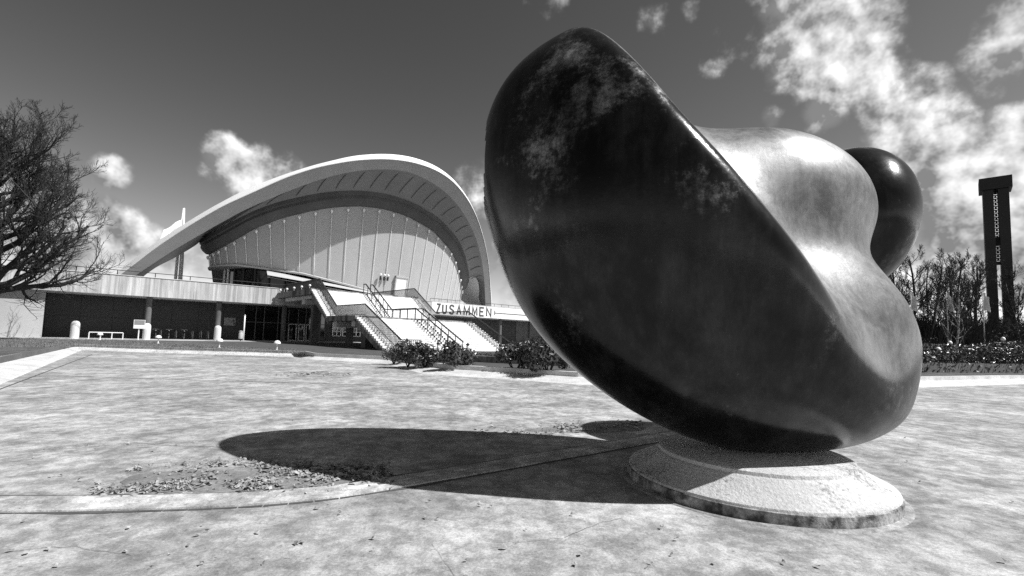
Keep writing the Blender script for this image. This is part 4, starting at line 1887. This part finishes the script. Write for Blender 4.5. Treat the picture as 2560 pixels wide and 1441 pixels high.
# planter with low wall and ground cover at the stair foot
pl = thing('planter', 'long low concrete planter wall at the foot of the stairs', 'planter', at_y(1200, 912, 23.5))
pa, pb = at_y(1000, 906, 25.2), at_y(1420, 930, 22.6)
pa.z = pb.z = 0
dv = (pb - pa).normalized()
nv = Vector((-dv.y, dv.x, 0))
segs = 5
for i in range(segs):
    a = pa.lerp(pb, i / segs) + dv * .02
    b = pa.lerp(pb, (i + 1) / segs) - dv * .02
    q_ = []
    for z in (.1, .62):
        for p, o_ in ((a, 0), (b, 0), (b, .3), (a, .3)):
            v = p + nv * o_
            v.z = z
            q_.append(v)
    MB().hexa(q_).build('wall_block', M['stringer'], pl)
q_ = []
for z in (.1, .5):
    for p, o_ in ((pa, .31), (pb, .31), (pb, 2.4), (pa, 2.4)):
        v = p + nv * o_
        v.z = z
        q_.append(v)
MB().hexa(q_).build('soil', M['dirt'], pl)
r_ = random.Random(9)
mb = MB()
for i in range(5200):
    p = pa.lerp(pb, r_.random()) + nv * r_.uniform(.25, 2.4)
    p.z = .5 + abs(r_.gauss(0, .12)) + .06 * mnoise.noise(p * 1.5)
    d_ = Vector((r_.gauss(0, .5), r_.gauss(0, .5), 1)).normalized()
    t_ = d_.orthogonal().normalized()
    t_ = Matrix.Rotation(r_.uniform(0, 6.28), 3, d_) @ t_
    w_ = d_.cross(t_)
    s_ = r_.uniform(.04, .08)
    mb.add([p - t_ * s_, p + w_ * s_ * .5, p + t_ * s_, p - w_ * s_ * .5], [(0, 1, 2, 3)])
tag(mb.build('ground_cover', M['leaf'], kind='stuff'), 'glossy low ground cover leaves filling the planter', 'ground cover', kind='stuff')

# bollard lights at the planter
for px, lab in ((1094, 'short bollard light between the round shrubs'), (1168, 'short bollard light beside the lone evergreen shrub'), (1250, 'short bollard light near the right end of the stairs')):
    p = at_y(px, 900, 26.3)
    t_ = thing('bollard_light', lab, 'lamp', (p.x, p.y, .3))
    MB().lathe([(.085, 0), (.085, .62)], 12, (p.x, p.y, .3)).build('post', M['metal_grey'], t_, smooth=True, angle=R(40))
    MB().lathe([(.07, .62), (.07, .78)], 12, (p.x, p.y, .3)).build('light_band', M['lamp'], t_, smooth=True, angle=R(40))
    MB().lathe([(.10, .78), (.10, .84), (.03, .90)], 12, (p.x, p.y, .3)).build('cap', M['metal_dark'], t_, smooth=True, angle=R(40))

# hedge at the right behind a low wall
ha, hb = at_z(2215, 940, .2), at_z(2640, 930, .2)
ha, hb = at_y(2200, 900, 27.0), at_y(2680, 900, 32.5)
ha.z = hb.z = 0
dv = (hb - ha).normalized()
nv = Vector((-dv.y, dv.x, 0))
hw_ = thing('hedge_wall', 'low dark stone wall below the glossy hedge at the basin edge', 'wall', ha + Vector((0, 0, .3)))
nb = 9
for i in range(nb):
    a, b = ha.lerp(hb, i / nb) + dv * .015, ha.lerp(hb, (i + 1) / nb) - dv * .015
    q_ = []
    for z in (.1, .85 + .02 * (i % 2)):
        for p, o_ in ((a, -.5), (b, -.5), (b, -.15), (a, -.15)):
            v = p + nv * o_
            v.z = z
            q_.append(v)
    MB().hexa(q_).build('wall_block', M['darkconc'], hw_)
r_ = random.Random(31)
mb = MB()
for i in range(13000):
    f_ = r_.random()
    p = ha.lerp(hb, f_) + nv * r_.uniform(-.65, 2.2)
    prof = interp([0, .25, .4, .55, .8, 1.0], [1.05, 1.15, 1.6, 1.85, 2.05, 2.3], f_)
    p.z = .35 + (prof - .25) * (1 - r_.random() ** 2.2) + .22 * mnoise.noise(Vector((p.x * .8, p.y * .8, 0)))
    d_ = Vector((r_.gauss(0, .7), r_.gauss(-.2, .7), r_.gauss(.5, .6))).normalized()
    t_ = d_.orthogonal().normalized()
    t_ = Matrix.Rotation(r_.uniform(0, 6.28), 3, d_) @ t_
    w_ = d_.cross(t_)
    s_ = r_.uniform(.07, .14)
    mb.add([p - t_ * s_, p + w_ * s_ * .45 + d_ * s_ * .1, p + t_ * s_, p - w_ * s_ * .45 + d_ * s_ * .1], [(0, 1, 2), (0, 2, 3)])
hd = thing('hedge', 'dark glossy evergreen hedge along the basin edge under the tower', 'hedge', ha + Vector((0, 0, .3)))
mb.build('foliage', M['leaf'], hd)
mb = MB()
for i in range(40):
    p = ha.lerp(hb, (i + .5) / 40) + nv * r_.uniform(.2, 1.4)
    p.z = .2
    mb.tube([p, p + Vector((r_.uniform(-.3, .3), r_.uniform(-.3, .3), 1.1))], [.035, .012], 5)
mb.build('stems', M['bark'], hd)


def twiggy(px, yy, rx_, hh, label, seed, base=None):
    b_ = at_y(px, 860, yy)
    z_ = bank_z(b_.x, b_.y) if base is None else base
    t_ = thing('twiggy_bush', label, 'bush', (b_.x, b_.y, z_))
    r_ = random.Random(seed)
    mb_ = MB()
    for i in range(520):
        a, rr = r_.uniform(0, 6.28), r_.uniform(0, 1) ** .6
        p = Vector((b_.x + math.cos(a) * rx_ * rr, b_.y + math.sin(a) * rx_ * .7 * rr, z_ - .1))
        e = Vector((math.cos(a) * .5 * rr + r_.gauss(0, .18), math.sin(a) * .5 * rr + r_.gauss(0, .18), 1)).normalized()
        l_ = hh * r_.uniform(.45, 1.0) * (1 - .3 * rr)
        mid = p + e * l_ * .5 + Vector((r_.gauss(0, .06), r_.gauss(0, .06), 0))
        mb_.tube([p, mid, p + e * l_ + Vector((r_.gauss(0, .12), r_.gauss(0, .12), 0))], [.016, .012, .006], 3, cap=False)
    mb_.build('stems', M['twig'], t_)
    leaf_cloud(seed, 700, (b_.x, b_.y, z_ + hh * .3), (rx_, rx_ * .7, hh * .5), .06, z_).build('foliage', M['leafdull'], t_)
    return t_


twiggy(2290, 40, 2.6, 3.0, 'grey twiggy bush beside the edge of the sculpture', 61)
twiggy(2235, 44, 2.2, 2.6, 'grey twiggy bush half hidden behind the sculpture', 62)
twiggy(2540, 42, 2.6, 4.2, 'tall dark twiggy bush below the tower', 63)
twiggy(2420, 38, 2.2, 1.5, 'low twiggy bush around the birch stems', 64)
# dark clipped hedge and pale slab bench behind the glossy hedge
a, b = at_y(2190, 870, 36), at_y(2352, 870, 37)
dh = thing('clipped_hedge', 'low dark clipped hedge behind the white slab bench', 'hedge', (a.x, a.y, Z_G))
mb = MB()
for i in range(4200):
    p = a.lerp(b, r_.random())
    p.z = Z_G + 1.35 * (1 - r_.random() ** 2)
    p.y += r_.uniform(-.5, .8)
    d_ = Vector((r_.gauss(0, .6), r_.gauss(-.3, .6), r_.gauss(.3, .6))).normalized()
    t_ = d_.orthogonal().normalized()
    w_ = d_.cross(t_)
    s_ = r_.uniform(.06, .11)
    mb.add([p - t_ * s_, p + w_ * s_ * .5, p + t_ * s_, p - w_ * s_ * .5], [(0, 1, 2, 3)])
mb.build('foliage', M['leafdull'], dh)
mb = MB()
for i in range(16):
    p = a.lerp(b, (i + .5) / 16)
    mb.tube([(p.x, p.y, Z_G - .1), (p.x, p.y, Z_G + 1.0)], [.03, .012], 5)
mb.build('stems', M['bark'], dh)
a, b = at_y(2200, 888, 31.5), at_y(2338, 886, 33.5)
bnch = thing('slab_bench', 'white slab bench standing on the lawn behind the hedge wall', 'bench', ((a.x + b.x) / 2, (a.y + b.y) / 2, Z_G))
mb = MB()
dv2 = Vector((b.x - a.x, b.y - a.y, 0)).normalized()
nv2 = Vector((-dv2.y, dv2.x, 0)) * .3
a0, b0 = Vector((a.x, a.y, 0)), Vector((b.x, b.y, 0))
def slab(p, q, off_, z0, z1):
    return MB().hexa([v + Vector((0, 0, z)) for z in (z0, z1) for v in (p - off_, q - off_, q + off_, p + off_)])
slab(a0, b0, nv2, 1.02, 1.2).build('seat', M['white'], bnch)
for f_ in (.08, .5, .92):
    c_ = a0.lerp(b0, f_)
    slab(c_ - dv2 * .15, c_ + dv2 * .15, nv2 * .8, Z_G - .1, 1.018).build('leg', M['darkconc'], bnch)
# small garden lamps on the right
for px, py, yy, lab in ((2346, 880, 30.2, 'small white-topped garden lamp at the end of the slab bench'), (2375, 862, 38, 'small white-topped garden lamp before the park path'),
                        (2508, 852, 40, 'small white-topped garden lamp below the tower')):
    p = at_y(px, py, yy)
    t_ = thing('garden_lamp', lab, 'lamp', (p.x, p.y, Z_G))
    zt2 = p.z
    MB().lathe([(.07, Z_G - .1), (.07, zt2)], 10, (p.x, p.y, 0)).build('post', M['metal_dark'], t_)
    MB().lathe([(.12, 0), (.16, .06), (.14, .2), (.05, .3)], 12, (p.x, p.y, zt2)).build('head', M['lamp'], t_, smooth=True)

# ------------------------------------------------------------------ street furniture in front of the building
for px, py, lab in ((188, 838, 'round-topped pale bollard under the tips of the big tree'), (367, 850, 'round-topped pale bollard beside the white sign box'), (544, 862, 'round-topped pale bollard in front of the wall plaque')):
    q_ = 1.6
    s = s_at(px, q_, 1.2)
    c = F(s, q_, Z_G)
    t_ = thing('bollard', lab, 'bollard', c)
    MB().lathe([(.30, -.05), (.31, 0), (.31, 1.25), (.285, 1.40), (.22, 1.50), (.12, 1.56), (.01, 1.58)], 24, c).build('shaft', M['whitewall'], t_, smooth=True)
    MB().lathe([(.36, -.02), (.36, .03), (.312, .035)], 24, c, cap=False).build('foot_ring', M['kerb'], t_, smooth=True, angle=R(40))
# sign box on a post
s = s_at(347, 2.0, 1.2)
c = F(s, 2.0, Z_G)
t_ = thing('sign_box', 'white box sign on a grey post beside a pale bollard', 'sign', c)
MB().tube([c, c + Vector((0, 0, 1.05))], .05, 8).build('post', M['white'], t_)
mb = MB()
fbox(mb, s - .42, s + .42, 1.85, 2.15, Z_G + 1.05, Z_G + 1.85)
bx = mb.build('box', M['white'], t_)
mb = MB()
fbox(mb, s - .38, s + .38, 2.152, 2.165, Z_G + 1.40, Z_G + 1.82)
mb.build('notice', M['plaque'], bx)
# tubular barrier
sa, sb = s_at(223, 2.2, 1), s_at(308, 2.2, 1)
t_ = thing('tube_barrier', 'low white tubular barrier on the path under the terrace', 'barrier', F(sa, 2.2, Z_G))
mb = MB()
mb.tube([F(sa, 2.2, Z_G + .62), F(sb, 2.2, Z_G + .62)], .04, 8)
mb.build('rail', M['white'], t_)
for i in range(4):
    x = sa + (sb - sa) * i / 3
    MB().tube([F(x, 2.2, Z_G - .05), F(x, 2.2, Z_G + .60)], .04, 8).build('leg', M['white'], t_)
# mushroom lamps on the lawn
for px, py, lab in ((249, 842, 'mushroom lawn lamp in front of the tubular barrier'), (395, 851, 'mushroom lawn lamp in front of the parked bicycles'), (548, 862, 'mushroom lawn lamp standing before a round-topped bollard'),
                    (692, 868, 'mushroom lawn lamp by the glazed entrance')):
    p = at_z(px, py + 8, Z_G)
    t_ = thing('mushroom_lamp', lab, 'lamp', (p.x, p.y, Z_G))
    MB().lathe([(.10, -.05), (.10, .02), (.035, .05), (.035, .42)], 10, p).build('stem', M['white'], t_, smooth=True, angle=R(40))
    MB().lathe([(.20, .40), (.215, .43), (.19, .52), (.12, .60), (.02, .63)], 16, p).build('dome', M['lamp'], t_, smooth=True)
# white pole with litter bin
s = s_at(610, .6, 1.5)
c = F(s, .6, Z_G)
t_ = thing('white_pole', 'slim white pole at the edge of the glazed entrance', 'pole', c)
MB().tube([c - Vector((0, 0, .1)), c + Vector((0, 0, 2.75))], .07, 10).build('shaft', M['white'], t_, smooth=True)
MB().lathe([(.07, 2.75), (.09, 2.77), (.03, 2.86)], 10, c).build('cap', M['metal_grey'], t_)
s = s_at(603, .6, 1.5)
c = F(s, .6, Z_G)
t_ = thing('litter_bin', 'pale cylindrical litter bin beside the slim white pole', 'bin', c)
MB().lathe([(.20, .25), (.21, .3), (.22, .85), (.17, .95)], 14, c).build('drum', M['frame'], t_, smooth=True, angle=R(40))
MB().lathe([(.18, .952), (.21, .98), (.21, 1.06), (.05, 1.12)], 14, c).build('lid', M['metal_grey'], t_, smooth=True, angle=R(40))
MB().lathe([(.06, -.05), (.06, .25)], 8, c).build('foot', M['metal_dark'], t_)
# plaque on the dark wall
sa, sb = s_at(559, WQ, 2), s_at(588, WQ, 2)
t_ = thing('wall_plaque', 'grey rectangular notice plaque on the dark panelled wall', 'plaque', F(sa, WQ + .02, 1.9))
mb = MB()
fbox(mb, sa, sb, WQ - .02, WQ + .06, 1.95, 2.85)
mb.build('board', M['plaque'], t_)
mb = MB()
fbox(mb, sb - .32, sb - .16, WQ + .062, WQ + .075, 2.35, 2.65)
fbox(mb, sb - .24, sb - .06, WQ + .062, WQ + .075, 2.08, 2.3)
mb.build('emblem', M['ink'], t_)
# hoop on the left column
# bicycle stands and bicycles by the wall
for i, px in enumerate((402, 440, 481, 502, 520)):
    s = s_at(px, -3.4, 1)
    t_ = thing('bicycle_stand', 'dark hoop bicycle stand by the dark panelled wall', 'bicycle stand', F(s, -3.4, Z_G), 'bicycle stands by the dark wall')
    MB().tube([F(s, -3.0, Z_G), F(s, -3.0, Z_G + .8), F(s, -3.15, Z_G + .92), F(s, -3.7, Z_G + .92), F(s, -3.85, Z_G + .8), F(s, -3.85, Z_G)], .03, 6).build('hoop', M['metal_grey'], t_, smooth=True)
    mb = MB()
    fbox(mb, s - .06, s + .06, -3.92, -2.94, Z_G, Z_G + .02)
    mb.build('foot_plate', M['metal_dark'], t_)


def bicycle(px, label):
    s = s_at(px, -2.8, 1)
    t_ = thing('bicycle', label, 'bicycle', F(s, -2.8, Z_G))

    def Q(u, z, o_=0):
        return F(s + o_, -3.4 + u, Z_G + .012 + z)
    for u in (0, 1.05):
        ci = [Q(u + .33 * math.cos(2 * math.pi * i / 20), .345 + .33 * math.sin(2 * math.pi * i / 20)) for i in range(20)]
        w_ = MB().tube(ci, .02, 6, closed=True).build('wheel', M['rubber'], t_, smooth=True)
        sp = MB()
        for i in range(8):
            a_ = math.pi * 2 * i / 8
            sp.bar(Q(u, .345), Q(u + .31 * math.cos(a_), .345 + .31 * math.sin(a_)), .008)
        sp.build('spokes', M['metal_grey'], w_)
    mb_ = MB()
    for p, q in (((0, .345), (.35, .85)), ((.35, .85), (.95, .88)), ((.42, .32), (.35, .85)), ((.42, .32), (.95, .82)), ((0, .345), (.42, .32)), ((1.05, .345), (.93, .98))):
        mb_.tube([Q(*p), Q(*q)], .022, 6)
    mb_.build('frame', M['metal_dark'], t_, smooth=True)
    mb_ = MB()
    mb_.tube([Q(.95, 1.0, -.28), Q(.91, 1.03, -.1), Q(.91, 1.03, .1), Q(.95, 1.0, .28)], .018, 6)
    mb_.build('handlebar', M['metal_grey'], t_, smooth=True)
    mb_ = MB()
    mb_.lathe([(.02, 0), (.12, .02), (.10, .07), (.02, .09)], 10, Q(.33, .88))
    mb_.build('saddle', M['rubber'], t_, smooth=True)
    MB().lathe([(.01, -.05), (.05, -.03), (.05, .03), (.01, .05)], 8, Q(1.0, .9)).build('headlight', M['lamp'], t_, smooth=True)


bicycle(388, 'dark bicycle parked nearest the round-topped bollard by the wall')
bicycle(421, 'dark bicycle parked in the middle stand of the dark wall')
bicycle(459, 'dark bicycle parked towards the wall plaque')

# pale distant house beyond the left lawn
b = at_y(-120, 800, 118)
hs = thing('far_house', 'pale distant house glimpsed behind the big leafless tree', 'house', (b.x, b.y, Z_G))
MB().box(b.x - 9, b.x + 12, b.y, b.y + 8, Z_G - .5, 8.0).build('wall', M['farhouse'], hs)
k = MB()
k.add([(b.x - 9.6, b.y - .6, 8.0), (b.x + 12.6, b.y - .6, 8.0), (b.x + 12.6, b.y + 8.6, 8.0), (b.x - 9.6, b.y + 8.6, 8.0), (b.x - 9.6, b.y + 4, 11), (b.x + 12.6, b.y + 4, 11)],
      [(0, 1, 5, 4), (2, 3, 4, 5), (0, 4, 3), (1, 2, 5), (3, 2, 1, 0)])
k.build('roof', M['darkconc'], hs)
for i in range(6):
    for z in (1.6, 4.6):
        x = b.x - 7.6 + i * 3.4
        MB().box(x, x + 1.3, b.y - .06, b.y - .01, z, z + 1.7).build('window', M['glass'], hs)

# ------------------------------------------------------------------ fallen leaves and grass
r_ = random.Random(4)
mb = MB()


def leaf_at(p, s_):
    a = r_.uniform(0, 6.28)
    t_ = Vector((math.cos(a), math.sin(a), r_.gauss(0, .18)))
    w_ = Vector((-math.sin(a), math.cos(a), r_.gauss(0, .25)))
    cz = s_ * r_.uniform(.05, .35)
    base = Vector((p.x, p.y, p.z))
    pts_ = [base - t_ * s_, base - t_ * s_ * .3 + w_ * s_ * .55 + Vector((0, 0, cz)), base + t_ * s_ * .4 + w_ * s_ * .4 + Vector((0, 0, cz)), base + t_ * s_ + Vector((0, 0, cz * .5)),
            base + t_ * s_ * .4 - w_ * s_ * .45 + Vector((0, 0, cz * .7)), base - t_ * s_ * .3 - w_ * s_ * .5 + Vector((0, 0, cz))]
    lo_ = min(v.z for v in pts_)
    for v in pts_:
        v.z += .005 + r_.uniform(0, .02) - lo_
    mb.add(pts_, [(0, 1, 5), (1, 2, 4, 5), (2, 3, 4)])


def scatter(n, x0, y0, x1, y1, spread, size):
    for i in range(n):
        f_ = r_.random()
        x = x0 + (x1 - x0) * f_ + r_.gauss(0, 8)
        y = y0 + (y1 - y0) * f_ + r_.gauss(0, spread)
        p = at_z(x, y, 0)
        if mnoise.noise(Vector((p.x * 2.2, p.y * 2.2, 3))) > .0 + r_.gauss(0, .22):
            leaf_at(p, size * r_.choice((.5, .7, .9, 1.0, 1.2, 1.7)))


scatter(900, 240, 1226, 640, 1208, 8, .020)
scatter(1300, 500, 1212, 860, 1196, 13, .023)
scatter(900, 600, 1162, 960, 1180, 10, .023)
scatter(420, 320, 1178, 640, 1160, 7, .020)
scatter(1200, 740, 1180, 990, 1188, 12, .026)
scatter(500, 1380, 1072, 1600, 1062, 6, .034)
scatter(240, 1180, 1085, 1420, 1078, 8, .03)
scatter(240, 700, 935, 860, 938, 3, .05)
for i in range(150):
    p = at_z(r_.uniform(0, 2560), r_.uniform(1000, 1430), 0)
    if (p - PC).length > 2.1:
        leaf_at(p, r_.uniform(.012, .03))
tag(mb.build('leaf_litter', M['dryleaf'], kind='stuff'), 'dry fallen leaves drifted along the channel on the basin floor', 'fallen leaves', kind='stuff')

mb = MB()
r_ = random.Random(12)


def blades(p, n, h, sp):
    for i in range(n):
        a = r_.uniform(0, 6.28)
        q_ = p + Vector((r_.gauss(0, sp), r_.gauss(0, sp), 0))
        t_ = Vector((math.cos(a), math.sin(a), 0))
        hh_ = h * r_.uniform(.5, 1.3)
        mb.add([q_ - t_ * .012, q_ + t_ * .012, q_ + Vector((r_.gauss(0, .03), r_.gauss(0, .03), hh_))], [(0, 1, 2)])


for i in range(5200):
    k_ = r_.random()
    px = r_.uniform(-60, 742)
    e_ = at_z(px, interp([-60, 205, 400, 745], [868, 868, 873, 884], px), Z_G)
    g_ = at_z(px, interp([-60, 105, 670], [838, 838, 873], px), Z_G)
    f_ = r_.random() ** 1.6
    p = e_.lerp(g_, f_)
    p.z = Z_G
    blades(p, 5, .07 + .05 * (f_ < .08), .10)
tag(mb.build('lawn_grass', M['grass'], kind='stuff'), 'short rough grass on the lawn strip before the building', 'grass', kind='stuff')
